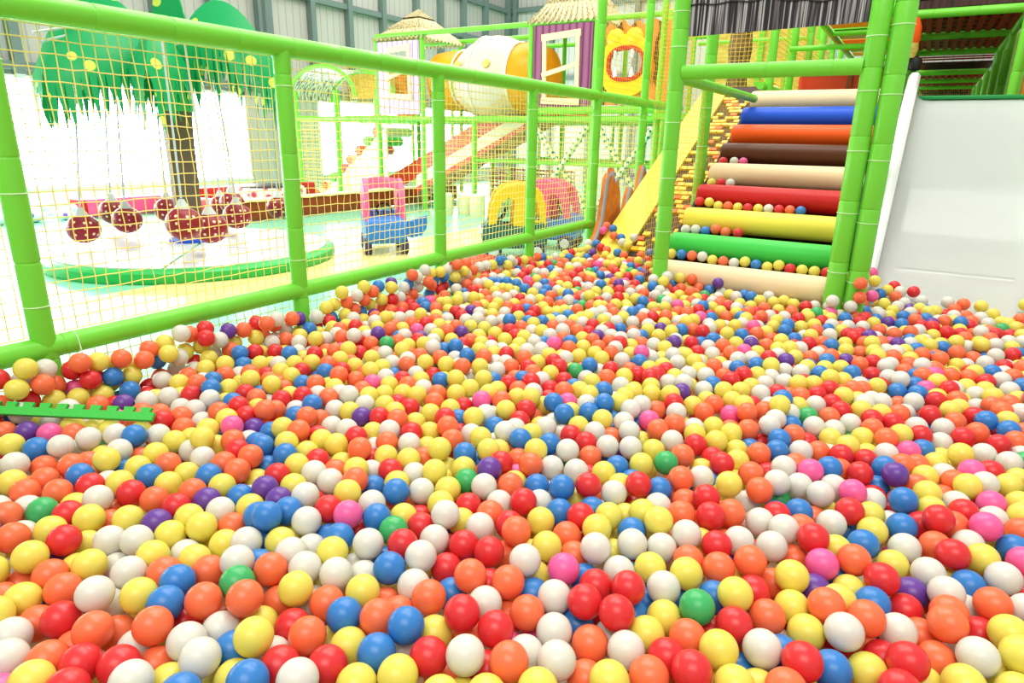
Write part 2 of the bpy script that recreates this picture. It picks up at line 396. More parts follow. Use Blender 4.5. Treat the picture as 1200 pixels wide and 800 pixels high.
for i in range(9): box(rf, (-1.05, 7.0 + .42 * i, 2.5), (-.42, 7.34 + .42 * i, 2.515), mi=1 if i % 3 == 2 else 0)
obj('roof_slat', rf, [M['green'], M['slatO']], tower, smooth=False)
for y in (7.0, 8.3, 9.6, 10.9): beam(tower, (-1.1, y, 2.47), (-.42, y, 2.47), .03)
beam(tower, (-1.08, 7.0, 2.47), (-1.08, 11, 2.47), .03); beam(tower, (-1.42, 8.0, 2.3), (-.42, 8.0, 2.3), .026)

# things seen past the top of the stairs
t = thing('crawl_tunnel', 'red plastic crawl tunnel at the top of the roller stairs', 'tunnel', (-.95, 9.0, 1.79))
bm = BM(); box(bm, (-1.36, 8.4, 1.793), (-.5, 10.1, 2.12), .06); obj('shell', bm, M['redplastic'], t)
bm = BM(); box(bm, (-.86, 8.36, 1.793), (-.8, 8.42, 2.11), .01); box(bm, (-1.36, 8.37, 2.09), (-.5, 8.41, 2.13), .01); obj('flange', bm, M['maroon'], t)
t = thing('net_dome', 'cream crawl dome under yellow netting beyond the stairs', 'dome', (-1.93, 10.0, 1.703))
bm = BM(); lathe(bm, [(.3, 0), (.3, .12), (.27, .24), (.19, .34), (.09, .39), (0, .4)], (-1.93, 10.0, 1.703)); obj('shell', bm, M['cream'], t)
bm = BM()
for q in range(4): tube(bm, [(-1.93 + .32 * math.cos(PI * i / 14) * math.cos(q * PI / 4), 10.0 + .32 * math.cos(PI * i / 14) * math.sin(q * PI / 4), 1.72 + .41 * math.sin(PI * i / 14)) for i in range(15)], .016, 8)
obj('hoop', bm, M['caryellow'], t)
t = tag(obj('bark_column', (lambda b: (lathe(b, [(.13, 1.703), (.15, 1.9), (.12, 2.2), (.15, 2.5), (.12, 2.8), (.13, 3.2)], (-2.28, 9.4, 0), 'z', 20), b)[1])(BM()), M['bark_and_shade'], loc=(-2.28, 9.4, 1.7)), 'brown bark-print padded column behind the yellow netting', 'column')
t = thing('cargo_deck', 'raised green play deck hung with ochre netting behind the stairs', 'platform', (-2.6, 9.5, 0))
bm = BM(); box(bm, (-3.28, 9.0, 1.62), (-1.5, 11.5, 1.7)); obj('deck', bm, M['green'], t, smooth=False)
for x, y in ((-3.22, 9.1), (-1.62, 9.1), (-3.22, 11.4), (-1.62, 11.4), (-2.45, 11.4)): post(t, x, y, 3.1, .045)
bm = BM(); box(bm, (-3.22, 11.45, 1.7), (-1.5, 11.47, 3.05)); obj('back_cloth', bm, M['ochre'], t, smooth=False)
bm = BM(); net(bm, (-3.2, 9.02, 1.72), (1.6, 0, 0), (0, 0, 1.3), 30, 26, .0026, .003); obj('net', bm, M['twine2'], t)
for z in (2.35, 2.75, 3.05): beam(t, (-3.2, 10.6, z), (-1.6, 10.6, z), .03)

# ------------------------------------------------------------------ climbing ramp beside the stairs
ramp = thing('climbing_ramp', 'brown climbing ramp studded with yellow bricks between plank and stairs', 'ramp', (-1.9, 6.5, 0))
SL = .53
def rz(y, d=0): return .42 + SL * (y - 5.4) + d
bm = BM(); prism(bm, [(-2.06, 5.05, rz(5.05)), (-1.66, 5.05, rz(5.05)), (-1.66, 8.3, rz(8.3)), (-2.06, 8.3, rz(8.3))], (0, .03, -.06)); obj('board', bm, M['dark'], ramp, smooth=False)
bm = BM(); prism(bm, [(-2.35, 5.0, rz(5.0, .04)), (-2.06, 5.0, rz(5.0, .04)), (-2.06, 8.2, rz(8.2, .04)), (-2.35, 8.2, rz(8.2, .04))], (0, .05, -.1))
o = obj('border_plank', bm, M['yellow'], ramp, smooth=False); o['label'] = 'smooth yellow plank'
rr = random.Random(3); sl = math.atan(SL); bricks = []
for r_ in range(42):
    y = 5.27 + r_ * .068
    for c_ in range(6):
        x = -2.03 + c_ * .074 + (.037 if r_ % 2 else 0)
        if x > -1.695 or rr.random() > (.72 if (r_ // 2 + c_) % 3 else .3): continue
        bricks.append((x, y, rr.random()))
def brick(bm, x, y, mi=0):
    mt = Matrix.Translation((x, y, rz(y) + .01)) @ Matrix.Rotation(sl, 4, 'X')
    box(bm, (-.034, -.026, -.012), (.034, .026, .012), 0, mt, mi)
for x, y, q in bricks[:100]:
    bm = BM(); brick(bm, x, y); obj('brick', bm, M['caryellow'] if q < .84 else M['orange'], ramp, smooth=False)
bm = BM()
for x, y, q in bricks[100:]: brick(bm, x, y, 0 if q < .84 else 1)
o = obj('brick_field', bm, [M['caryellow'], M['orange']], ramp, smooth=False); o['kind'] = 'stuff'
for x in (-2.3, -1.72):
    bm = BM(); box(bm, (x - .03, 8.1, 0), (x + .03, 8.16, rz(8.1) - .06)); obj('leg', bm, M['green'], ramp)

# orange cut-out panel in front of the ramp
prof = [(5.38, .24), (5.4, .42), (5.5, .5), (5.58, .62), (5.63, .82), (5.66, .99), (5.70, 1.03), (5.74, .96), (5.76, 1.05), (5.80, .94), (5.86, .98), (5.93, .86), (5.95, .72), (5.98, .60), (6.08, .56), (6.15, .68), (6.2, .82), (6.24, .88), (6.3, .84), (6.34, .72), (6.4, .66), (6.46, .78), (6.5, .96), (6.56, 1.08), (6.62, 1.0), (6.66, .84), (6.8, .78), (7.0, .92), (7.15, .9), (7.2, .24)]
t = thing('coral_cutout', 'orange plush cutout with finger shapes standing beside the yellow plank', 'cutout', (-2.44, 6.1, 0))
me = outline([prof], .05, plane_yz(-2.44), .012); obj('panel', me, M['cutout'], t)
bm = BM(); pp = [V((-2.42, y - .012, z + .006)) for y, z in prof]; tube(bm, pp, .018, 8); obj('edging', bm, M['greyedge'], t)

# ------------------------------------------------------------------ white slide and its tower
slide = thing('wide_slide', 'wide glossy white slide running down into the ball pit', 'slide', (.25, 5.8, 0))
sp = [(4.64, .30), (4.75, .355), (4.9, .40), (5.1, .445), (5.3, .54), (5.6, .73), (6.0, 1.04), (6.4, 1.35), (6.75, 1.62), (6.9, 1.70), (7.05, 1.72)]
def smoothed(pts, n=6):
    ys = np.interp(np.linspace(0, len(pts) - 1, n * (len(pts) - 1) + 1), range(len(pts)), [p[0] for p in pts]); zs = np.interp(np.linspace(0, len(pts) - 1, n * (len(pts) - 1) + 1), range(len(pts)), [p[1] for p in pts])
    k = np.array([1, 2, 3, 2, 1]) / 9
    for a in (ys, zs): a[2:-2] = np.convolve(a, k, 'valid')
    return list(zip(ys, zs))
spr = smoothed(sp); X0, X1 = -.21, .80
bm = BM(); rows = []
cs = [(X0, .0), (X0 + .02, .0)] + [(X0 + .03 + .03 * math.sin(a), .0) for a in (0,)]
sec = [(X0 + .06, .10), (X0 + .066, .06), (X0 + .085, .025), (X0 + .12, .006), (X0 + .17, 0), (.3, 0), (X1 - .17, 0), (X1 - .12, .006), (X1 - .085, .025), (X1 - .066, .06), (X1 - .06, .10)]
for y, z in spr: rows.append([bm.verts.new((x, y, z + dz)) for x, dz in sec])
for A, B in zip(rows, rows[1:]):
    for k in range(len(sec) - 1): bm.faces.new((A[k], A[k + 1], B[k + 1], B[k]))
bmesh.ops.solidify(bm, geom=bm.faces[:], thickness=.012)
obj('slide_bed', bm, M['white'], slide)
for x in (X0 + .02, X1 - .02):
    bm = BM(); lo = []; hi = []
    n = len(spr); R_ = []
    for i, (y, z) in enumerate(spr):
        a = i / (n - 1); hgt = .09 + .09 * min(1, max(0, (a - .1) / .4)) + (.05 * max(0, (a - .9) / .1))
        wd = .045
        sec2 = [(-wd, -.04), (-wd, hgt - .03), (-wd * .6, hgt - .006), (0, hgt), (wd * .6, hgt - .006), (wd, hgt - .03), (wd, -.04)]
        R_.append([bm.verts.new((x + dx, y, z + dz)) for dx, dz in sec2])
    for A, B in zip(R_, R_[1:]):
        for k in range(7): bm.faces.new((A[k], A[(k + 1) % 7], B[(k + 1) % 7], B[k]))
    bm.faces.new(R_[0]); bm.faces.new(R_[-1])
    obj('side_wall', bm, M['white'], slide)
bm = BM(); box(bm, (X0 + .05, 6.98, 1.72), (X1 - .05, 7.085, 1.752), .008); obj('lip', bm, M['lip'], slide)
bm = BM()
for y, h in ((5.9, .8), (6.8, 1.5)): box(bm, (X0 + .1, y, 0), (X1 - .1, y + .05, h))
obj('support', bm, M['black'], slide)

st = thing('slide_tower', 'green padded pipe corridor with red slatted roof above the white slide', 'tower', (.2, 9, 0))
post(st, -.215, 4.355, 3.2, .057, ties=(.55, .9, 1.25, 1.6, 1.95), first=.26); post(st, -.285, 5.86, 3.2, .042, ties=(.8, 1.1, 1.4))
DK = 1.70
bm = BM(); box(bm, (-.3, 7.1, 1.62), (.85, 17, DK)); obj('deck', bm, M['lip'], st, smooth=False)
RZ = 2.54
for k in range(7):
    y = 7.9 + 1.55 * k; z = RZ if k < 3 else RZ - .12
    post(st, .6, y, z, .05, DK, first=.3); post(st, -.33, y, z, .042, DK)
    beam(st, (-.3, y, z), (.6, y, z), .04)
    if k < 6:
        b = BM()
        for i in range(10):
            if k == 2: continue
            box(b, (-.31 + .092 * i, y + .05, z + .02), (-.31 + .092 * i + .05, y + 1.5, z + .035))
        for i in range(5): box(b, (-.31, y + .1 + .3 * i, z + .04), (.6, y + .24 + .3 * i, z + .05))
        obj('roof_slat', b, M['slat'], st, smooth=False)
        b = BM(); box(b, (-.33, y + .02, z + .12), (.64, y + 1.53, z + .15)); obj('upper_floor', b, M['bambood'] if k != 2 else M['black'], st, smooth=False)
        b = BM(); box(b, (.655, y + .05, DK), (.675, y + 1.5, z)); obj('side_cloth', b, M['orangewall'], st, smooth=False)
b = BM(); box(b, (.655, 7.15, DK), (.675, 7.85, RZ)); obj('side_cloth', b, M['orangewall'], st, smooth=False)
for x in (.6, -.33): beam(st, (x, 7.9, RZ), (x, 11, RZ), .036)
bm = BM(); box(bm, (-.3, 7.92, RZ + .05), (.56, 7.93, 3.1)); o = obj('front_banner', bm, M['bambood'], st, smooth=False); o['label'] = 'dark brown bamboo-print banner'
beam(st, (-.3, 7.86, 2.75), (.1, 7.86, 2.77), .02)
bm = BM(); box(bm, (-.33, 17, 1.7), (.6, 17.02, 2.6)); obj('end_cloth', bm, M['ochre'], st, smooth=False)
bm = BM(); net(bm, (-.33, 16.95, 1.7), (.93, 0, 0), (0, 0, .75), 24, 16, .006, .002); obj('net', bm, M['black'], st)
post(st, .68, 7.2, 3.1, .05, DK)
t = thing('punch_bag', 'orange hanging bag with woven band and black tip above the slide', 'punch bag', (-.32, 7.7, 2.3))
bm = BM(); lathe(bm, [(0, 2.5), (.07, 2.48), (.1, 2.4), (.105, 2.3), (.1, 2.26)], (-.322, 7.7, 0), 'z', 20); obj('bag', bm, M['orange'], t)
bm = BM(); lathe(bm, [(.1, 2.26), (.1, 2.2), (.085, 2.13)], (-.322, 7.7, 0), 'z', 20); obj('band', bm, M['ochre'], t)
bm = BM(); lathe(bm, [(.0, 2.15), (.05, 2.13), (.065, 2.08), (.05, 2.03), (0, 2.01)], (-.225, 7.7, 0), 'z', 18); obj('tip', bm, M['black'], t)
bm = BM(); tube(bm, [(-.322, 7.7, 2.49), (-.322, 7.7, 3.0)], .008, 6); obj('cord', bm, M['black'], t)
tag(obj('green_roller', (lambda b: (lathe(b, [(.0, 1.7), (.07, 1.72), (.08, 1.9), (.07, 2.04), (0, 2.06)], (-.345, 7.45, 0), 'z', 18), b)[1])(BM()), M['lip'], loc=(-.36, 7.5, 1.7)), 'dark green padded bollard behind the top of the white slide', 'bollard')
# ------------------------------------------------------------------ palm carousel
PX, PYc = -7.06, 4.52
palm = thing('palm_carousel', 'palm tree carousel with round white platform before the window', 'carousel', (PX, PYc, 0))
CX, CY, CR = -6.75, 4.38, 1.42
bm = BM(); lathe(bm, [(CR + .03, .0), (CR + .05, .03), (CR + .05, .10), (CR + .02, .125), (CR - .03, .13), (0, .13)], (CX, CY, 0), 'z', 72); obj('platform_rim', bm, M['platG'], palm)
bm = BM()
for q in range(6):
    a0, a1 = q * PI / 3 + .012 + .25, (q + 1) * PI / 3 - .012 + .25
    arc = [(CX + (CR - .04) * math.cos(a0 + (a1 - a0) * i / 12), CY + (CR - .04) * math.sin(a0 + (a1 - a0) * i / 12), .131) for i in range(13)]
    prism(bm, [(CX + .03 * math.cos((a0 + a1) / 2), CY + .03 * math.sin((a0 + a1) / 2), .131)] + arc, (0, 0, .012))
obj('platform_deck', bm, M['plat'], palm, smooth=False)
bm = BM(); lathe(bm, [(.24, .143), (.24, .17), (.2, .18), (0, .18)], (PX, PYc, 0), 'z', 32); obj('base_disc', bm, M['blue'], palm)
bm = BM(); lathe(bm, [(.14, .17), (.145, .6), (.15, 1.2), (.165, 1.6)], (PX, PYc, 0), 'z', 9); obj('trunk', bm, M['trunk'], palm, smooth=False)
bm = BM(); lathe(bm, [(.19, 1.55), (.2, 1.6), (.17, 1.9), (.15, 2.1), (.12, 2.3), (0, 2.32)], (PX, PYc, 0), 'z', 16); obj('collar', bm, M['collar'], palm)
def leaf(az, L, rise, droop, wid, n=16):
    """a draped frond: ridge arching outward, two flaps hanging from it, cut into pointed strips"""
    bm = BM(); d = V((math.cos(az), math.sin(az), 0)); s = V((-d.y, d.x, 0)); o = V((PX, PYc, 2.15)) + d * .08
    def ridge(t): return o + d * (L * t) + V((0, 0, rise * math.sin(PI * min(1, t * 1.02)) ** .8 - .25 * t * t))
    for side in (1, -1):
        top = []; mid = []; low = []
        for i in range(n + 1):
            t = i / n; p = ridge(t); wt = wid * (math.sin(PI * (.12 + .86 * t)) ** .6)
            top.append(bm.verts.new(p)); mid.append(bm.verts.new(p + s * side * wt * .55 + V((0, 0, -.10 - .22 * math.sin(PI * t)))))
            low.append(bm.verts.new(p + s * side * wt * .8 + V((0, 0, -.2 - .27 * math.sin(PI * t)))))
        for i in range(n):
            bm.faces.new((top[i], top[i + 1], mid[i + 1], mid[i])); bm.faces.new((mid[i], mid[i + 1], low[i + 1], low[i]))
            if i % 2 == 0:
                continue
        for i in range(n):                                   # the pointed strips
            a, b = low[i].co, low[i + 1].co; c = (a + b) / 2; ln = droop * (.75 + .25 * math.sin(i * 2.1))
            f = bm.verts.new(c + V((0, 0, -ln * .55)) + (a - c) * .62); g = bm.verts.new(c + V((0, 0, -ln * .55)) + (b - c) * .62)
            tip = bm.verts.new(c + V((0, 0, -ln)) + s * side * .03)
            bm.faces.new((low[i], low[i + 1], g, f)); bm.faces.new((f, g, tip))
    bmesh.ops.remove_doubles(bm, verts=bm.verts[:], dist=1e-4)
    bmesh.ops.solidify(bm, geom=bm.faces[:], thickness=.006)
    return bm
AL = math.atan2(-.516, -.857)
for az, L, rise, dr, wd in ((AL, 1.42, .62, .58, .28), (AL + PI, 1.12, .56, .58, .28), (AL + PI / 2 + .25, .9, .35, .55, .3), (AL - PI / 2 + .5, 1.1, .55, .55, .28), (AL + PI / 2 - .75, 1.1, .3, .52, .25)):
    obj('leaf', leaf(az, L, rise, dr, wd), M['leaf'], palm)
bm = BM()
tp = V((PX - .05, PYc + .1, 2.2)); u = V((.857, .516, 0))
prism(bm, [tp - u * .14, tp - u * .17 + V((0, 0, .35)), tp - u * .1 + V((0, 0, .62)), tp + u * .02 + V((0, 0, .8)), tp + u * .13 + V((0, 0, .5)), tp + u * .2 + V((0, 0, .1))], (.02, -.03, 0)); obj('bud_leaf', bm, M['leaf'], palm)
bm = BM()
for k in range(10):
    a = AL + k * 2 * PI / 10 + .2; tube(bm, [(PX + .1 * math.cos(a), PYc + .1 * math.sin(a), 2.2), (PX + .75 * math.cos(a), PYc + .75 * math.sin(a), 2.32), (PX + 1.2 * math.cos(a), PYc + 1.2 * math.sin(a), 2.2)], .014, 6)
obj('arm', bm, M['rope'], palm)

SWING = [(98, 268, .33, 'hanging nearest the left end of the window'), (132.6, 248, .36, 'half hidden behind another ball, second from the window end'), (149, 257.7, .33, 'third along from the window end, before the pink beam'),
         (197, 246, .38, 'tucked just behind the palm trunk on its window side'), (216, 262, .52, 'hanging close before the foot of the palm trunk'), (247, 267, .42, 'hanging lowest, just beyond the palm trunk foot'),
         (278, 253, .38, 'overlapping two more beside the patterned drum'), (259, 241, .30, 'peeping out behind its neighbours near the trunk'), (272, 238, .42, 'hanging before the patterned drum, with a pale cap'), (327, 243, .36, 'half hidden by a green fence post')]
def ray(px, py): return rt * ((px - 600) / F_PX) - upv * ((py - 400) / F_PX) + fwd
for i, (px, py, z, words) in enumerate(SWING):
    d = ray(px, py); p = V((0, 0, CAM_H)) + d * ((z - CAM_H) / d.z); R_ = .165
    t = thing('swing_ball', 'red dotted swing ball ' + words, 'swing ball', p, 'red dotted swing balls under the palm')
    bm = BM(); bmesh.ops.create_uvsphere(bm, u_segments=28, v_segments=18, radius=R_); bmesh.ops.scale(bm, vec=(1, 1, .93), verts=bm.verts[:]); bmesh.ops.translate(bm, vec=p, verts=bm.verts[:]); obj('ball', bm, M['swing'], t)
    bm = BM(); lathe(bm, [(.07, R_ * .84), (.055, R_ * 1.0), (.035, R_ * 1.2), (.025, R_ * 1.35), (0, R_ * 1.36)], p, 'z', 16); obj('cap', bm, M['rope'], t)
    q = V((PX, PYc, 0)) + (V((p.x, p.y, 0)) - V((PX, PYc, 0))) * .82
    bm = BM(); tube(bm, [p + V((0, 0, R_ * 1.4)), (p.x * .55 + q.x * .45, p.y * .55 + q.y * .45, 1.3), (q.x, q.y, 2.15)], .011, 6); obj('rope', bm, M['rope'], t)

# ------------------------------------------------------------------ soft blocks along the window wall
t = thing('soft_beam', 'long pink padded beam on the floor below the window', 'beam', (-11.2, 6.3, 0))
bm = BM(); box(bm, (-11.5, 5.4, .02), (-11.1, 7.6, .3), .04); obj('pad', bm, M['pink'], t)
bm = BM(); box(bm, (-11.51, 5.36, .02), (-11.09, 5.42, .3), .02); obj('end_panel', bm, M['red'], t)
tag(obj('soft_cylinder', (lambda b: (lathe(b, [(.10, 0), (.12, .02), (.12, .3), (.10, .32), (0, .32)], (-9.6, 6.1, 0), 'z', 24), b)[1])(BM()), M['red'], loc=(-9.6, 6.1, 0)), 'small red padded cylinder standing at the end of the pink beam', 'cylinder')
for i, (x, y, s, lb) in enumerate(((-11.3, 4.25, .16, 'white plush toy heap nearest the wall corner'), (-11.3, 4.72, .17, 'white plush toy in the middle below the window'), (-11.25, 5.16, .13, 'small white plush toy against the pink beam'))):
    t = thing('plush_toy', lb, 'plush toy', (x, y, 0), 'plush toys below the window')
    bm = BM(); bmesh.ops.create_uvsphere(bm, u_segments=16, v_segments=10, radius=s); bmesh.ops.scale(bm, vec=(1.1, 1.2, .7), verts=bm.verts[:]); bmesh.ops.translate(bm, vec=(x, y, s * .7), verts=bm.verts[:]); obj('body', bm, M['plush'], t)
    bm = BM(); bmesh.ops.create_uvsphere(bm, u_segments=14, v_segments=8, radius=s * .55); bmesh.ops.translate(bm, vec=(x + s * .5, y + s * .6, s * 1.35), verts=bm.verts[:]); obj('head', bm, M['plush'], t)
    bm = BM(); bmesh.ops.create_uvsphere(bm, u_segments=10, v_segments=6, radius=s * .25); bmesh.ops.translate(bm, vec=(x + s * .9, y - s * .5, s * .7), verts=bm.verts[:]); obj('paw', bm, M['purple'], t)
t = thing('round_drum', 'low round drum with black and pink print behind the swing balls', 'drum', (-9.8, 8.3, 0))
bm = BM(); lathe(bm, [(.62, 0), (.66, .05), (.66, .3), (.62, .36), (0, .36)], (-9.8, 7.8, .1), 'z', 40); obj('drum_shell', bm, M['drum'], t)
bm = BM(); lathe(bm, [(.58, .46), (.56, .475), (0, .48)], (-9.8, 7.8, 0), 'z', 40); obj('drum_top', bm, M['black'], t)
bm = BM(); lathe(bm, [(.6, 0), (.6, .1)], (-9.8, 7.8, 0), 'z', 40); obj('drum_base', bm, M['plat'], t)
t = thing('padded_barrier', 'long low red padded barrier around the second play pool', 'barrier', (-9, 9, 0))
def wall_seg(nm, lo, hi, m): 
    b = BM(); box(b, lo, hi, .03); return obj(nm, b, m, t)
wall_seg('front_pad', (-9.05, 6.5, .02), (-8.85, 12.2, .32), M['maroon']); wall_seg('end_pad', (-10.95, 6.5, .02), (-9.05, 6.7, .32), M['red']); wall_seg('back_pad', (-10.75, 6.75, .02), (-10.55, 9.6, .42), M['red'])
wall_seg('top_cap', (-9.07, 6.48, .32), (-8.83, 12.2, .35), M['cream'])

# ------------------------------------------------------------------ far play structure
ps = thing('play_structure', 'two-storey green pipe play frame with netted decks across the hall', 'play structure', (-7.5, 11.5, 0))
YF = 10.1; DZ = 1.66
cols = (-11.5, -10.35, -9.2, -8.1, -6.95, -5.82, -4.65, -3.48)
for i, x in enumerate(cols):
    for y in (YF, YF + 1.2, YF + 2.4):
        hi = 3.1 if x < -8 else 3.15
        if y > YF and x < -10: hi = 2.3
        if x < -9.5 and y == YF: hi = 2.2
        if x == -6.95 and y == YF: hi = 1.7
        p = post(ps, x, y, hi, .045 if y == YF else .038)
    if i in (4, 5):
        b = BM()
        for s in (-1, 1): tube(b, [(x, YF + 1.2, .5), (x + s * .22, YF + 1.2, 0)], .03, 8)
        obj('brace', b, M['green'], ps)
for y in (YF, YF + 1.2, YF + 2.4):
    beam(ps, (-11.5, y, DZ), (-3.4, y, DZ), .05)
    beam(ps, (-9.2, y, 3.12), (-3.4, y, 3.12), .042)
    beam(ps, (-6.9, y, .95), (-3.4, y, .95), .03)
for x in cols: beam(ps, (x, YF, DZ), (x, YF + 2.4, DZ), .042)
beam(ps, (-5.82, YF - .03, 1.78), (-3.4, YF - .03, 1.80), .06)
bm = BM(); box(bm, (-9.2, YF + .05, DZ - .02), (-3.4, YF + 2.4, DZ + .03)); obj('deck', bm, M['green2'], ps, smooth=False)
for (x0, x1) in ((-11.45, -9.25), (-8.05, -5.9), (-5.78, -3.5)):
    b = BM(); net(b, (x0, YF + .02, .1), (x1 - x0, 0, 0), (0, 0, 1.5), int((x1 - x0) / .075), 20, .0034, .004); obj('net', b, M['twine'], ps)
b = BM(); net(b, (-8.05, YF + .02, DZ + .1), (2.2, 0, 0), (0, 0, .55), 28, 8, .004, .004); obj('net', b, M['twine2'], ps)
b = BM(); net(b, (-11.4, YF + 1.25, DZ + .1), (2.2, 0, 0), (0, 0, 1.0), 30, 14, .006, .004); obj('net', b, M['twine2'], ps)
for y in (YF, YF + 1.2):                                     # arched hoops over the left deck
    b = BM(); tube(b, [(-10.75 + .95 * math.cos(PI * k / 16), y, 2.05 + .62 * math.sin(PI * k / 16)) for k in range(17)], .042, 12); obj('hoop', b, M['green'], ps)
b = BM()
for k in range(16):
    a0, a1 = PI * k / 16, PI * (k + 1) / 16
    c = [(-10.75 + .93 * math.cos(a), 2.05 + .6 * math.sin(a)) for a in (a0, a1)]
    if k > 6: prism(b, [(c[0][0], YF + .05, c[0][1]), (c[1][0], YF + .05, c[1][1]), (c[1][0], YF + 1.15, c[1][1]), (c[0][0], YF + 1.15, c[0][1])], (0, 0, .008))
obj('canopy', b, M['hood'], ps)
b = BM(); box(b, (-11.2, YF + 1.3, 2.12), (-9.9, YF + 1.32, 2.62)); obj('back_cloth', b, M['ochre'], ps, smooth=False)
b = BM(); box(b, (-9.88, YF + 1.3, 1.7), (-9.25, YF + 1.33, 2.75)); obj('back_cloth', b, M['orangewall'], ps, smooth=False)
b = BM(); box(b, (-7.8, YF + 2.45, 1.7), (-5.9, YF + 2.5, 2.35)); obj('back_cloth', b, M['orange'], ps, smooth=False)
b = BM(); box(b, (-4.5, YF + 2.5, .1), (-3.8, YF + 2.55, 1.5), .02); obj('back_cloth', b, M['orange'], ps, smooth=False)
for x in (-6.4, -5.3, -4.1): post(ps, x, YF + 2.4, 1.6, .03)
for (xa, za, xb, zb) in ((-5.72, 1.54, -4.70, .2), (-4.72, 1.54, -5.7, .2), (-4.56, 1.52, -3.6, .2), (-3.62, 1.52, -4.56, .2)):
    b = BM(); yo = YF - .02 + (.075 if xa < xb else 0); p0, p1 = V((xa, yo, za)), V((xb, yo, zb)); tube(b, [p0, p1], .044, 12); dd = (p1 - p0).normalized(); nn = V((dd.z, 0, -dd.x)); n_ = int((p1 - p0).length / .095)
    for q in range(n_):
        for a in (0, PI / 2, PI, 3 * PI / 2):
            a += PI / 4 * (q % 2); c = p0 + (p1 - p0) * ((q + .5) / n_) + (nn * math.cos(a) + V((0, 1, 0)) * math.sin(a)) * .033
            g = bmesh.ops.create_icosphere(b, subdivisions=1, radius=.028)
            bmesh.ops.translate(b, vec=c, verts=g['verts'])
            for f in {f for v_ in g['verts'] for f in v_.link_faces}: f.material_index = 1
    o = obj('crossing_pole', b, [M['latticepole'], M['dotgreen']], ps); o['label'] = 'white pole with green dots'
b = BM(); tube(b, [(-4.6, YF + .7, .76), (-3.3, YF + .7, .76)], .05, 14); o = obj('roller_bar', b, M['purple'], ps); o['label'] = 'purple padded bar'
b = BM(); net(b, (-7.9, YF + 2.0, .1), (2.0, 0, 0), (0, 0, .62), 24, 9, .014, .004); o = obj('bead_panel', b, M['redplastic'], ps); o['label'] = 'red open lattice panel'

def play_house(x0, x1, y, z0, z1, planks, label, apex, win):
    t = thing('play_house', label, 'play house', ((x0 + x1) / 2, y + .6, z0))
    w_, h_ = x1 - x0, z1 - z0; wl, wr, wb, wt = win
    me = outline([[(x0 + .05, z0 + .06), (x1 - .05, z0 + .06), (x1 - .05, z1 - .04), (x0 + .05, z1 - .04)], [(x0 + w_ * wl, z0 + h_ * wb), (x0 + w_ * (wl - .02), z0 + h_ * wt), (x0 + w_ * wr, z0 + h_ * (wt + .03)), (x0 + w_ * (wr + .02), z0 + h_ * (wb - .02))]], .03, plane_xz(y - .03))
    obj('front_wall', me, M[planks], t, smooth=False)
    for xx in (x0 + .04, x1 - .07):
        b = BM(); box(b, (xx, y, z0 + .06), (xx + .03, y + .12, z1 - .04)); obj('side_wall', b, M[planks], t, smooth=False)
    f = BM(); A = [(x0 + w_ * wl, z0 + h_ * wb), (x0 + w_ * (wl - .02), z0 + h_ * wt), (x0 + w_ * wr, z0 + h_ * (wt + .03)), (x0 + w_ * (wr + .02), z0 + h_ * (wb - .02))]
    nb = [0]
    def bar(p, q, th):
        nb[0] += 1; yy = y - .06 - .004 * nb[0]
        d = V((q[0] - p[0], 0, q[1] - p[1])).normalized(); nrm = V((-d.z, 0, d.x)) * th
        P_, Q_ = V((p[0], yy, p[1])), V((q[0], yy, q[1])); prism(f, [P_ - nrm - d * th, P_ + nrm - d * th, Q_ + nrm + d * th, Q_ - nrm + d * th], (0, .03, 0))
    bar(A[0], A[1], .035); bar(A[1], A[2], .05); bar(A[2], A[3], .035); bar(A[3], A[0], .05)
    m0, m1 = ((A[0][0] + A[1][0]) / 2, (A[0][1] + A[1][1]) / 2 - .08), ((A[2][0] + A[3][0]) / 2, (A[2][1] + A[3][1]) / 2 + .06); bar(m0, m1, .035)
    obj('window_frame', f, M['timber'], t)
    r = BM(); ov = .07; base = [(x0 - ov, y - ov, z1), (x1 + ov, y - ov, z1), (x1 + ov, y + 1.2 + ov, z1), (x0 - ov, y + 1.2 + ov, z1)]; ap = V(((x0 + x1) / 2, y + .6, apex)); N_ = 12
    for k in range(4):                                   # four shaggy slopes in three tiers
        a, c = V(base[k]), V(base[(k + 1) % 4])
        for tier in range(3):
            t0, t1 = tier / 3, (tier + 1) / 3 + .03
            for i in range(N_):
                p0, p1 = a + (c - a) * (i / N_), a + (c - a) * ((i + 1) / N_)
                lo0, lo1 = p0 + (ap - p0) * t0, p1 + (ap - p1) * t0; hi0, hi1 = p0 + (ap - p0) * min(1, t1), p1 + (ap - p1) * min(1, t1)
                mid = (lo0 + lo1) / 2 - V((0, 0, .05)); up_ = V((0, 0, .03 * (2 - tier)))
                vs = [r.verts.new(v_) for v_ in (lo0 + V((0, 0, .02)), mid + V((0, 0, .02)), lo1 + V((0, 0, .02)), hi1 + V((0, 0, -.012)), hi0 + V((0, 0, -.012)))]
                if (vs[3].co - vs[4].co).length < 1e-4: r.faces.new(vs[:4])
                else: r.faces.new(vs)
    bmesh.ops.solidify(r, geom=r.faces[:], thickness=.012)
    obj('roof', r, M['thatch'], t, smooth=False)
    return t
play_house(-9.2, -8.1, YF, 1.68, 3.05, 'plankpale', 'small lilac play house with pale thatched roof on the deck', 3.66, (.3, .74, .28, .86))
play_house(-5.8, -4.65, YF, 1.72, 3.12, 'plank', 'purple plank play house with crooked timber window frame', 4.05, (.24, .74, .16, .84))

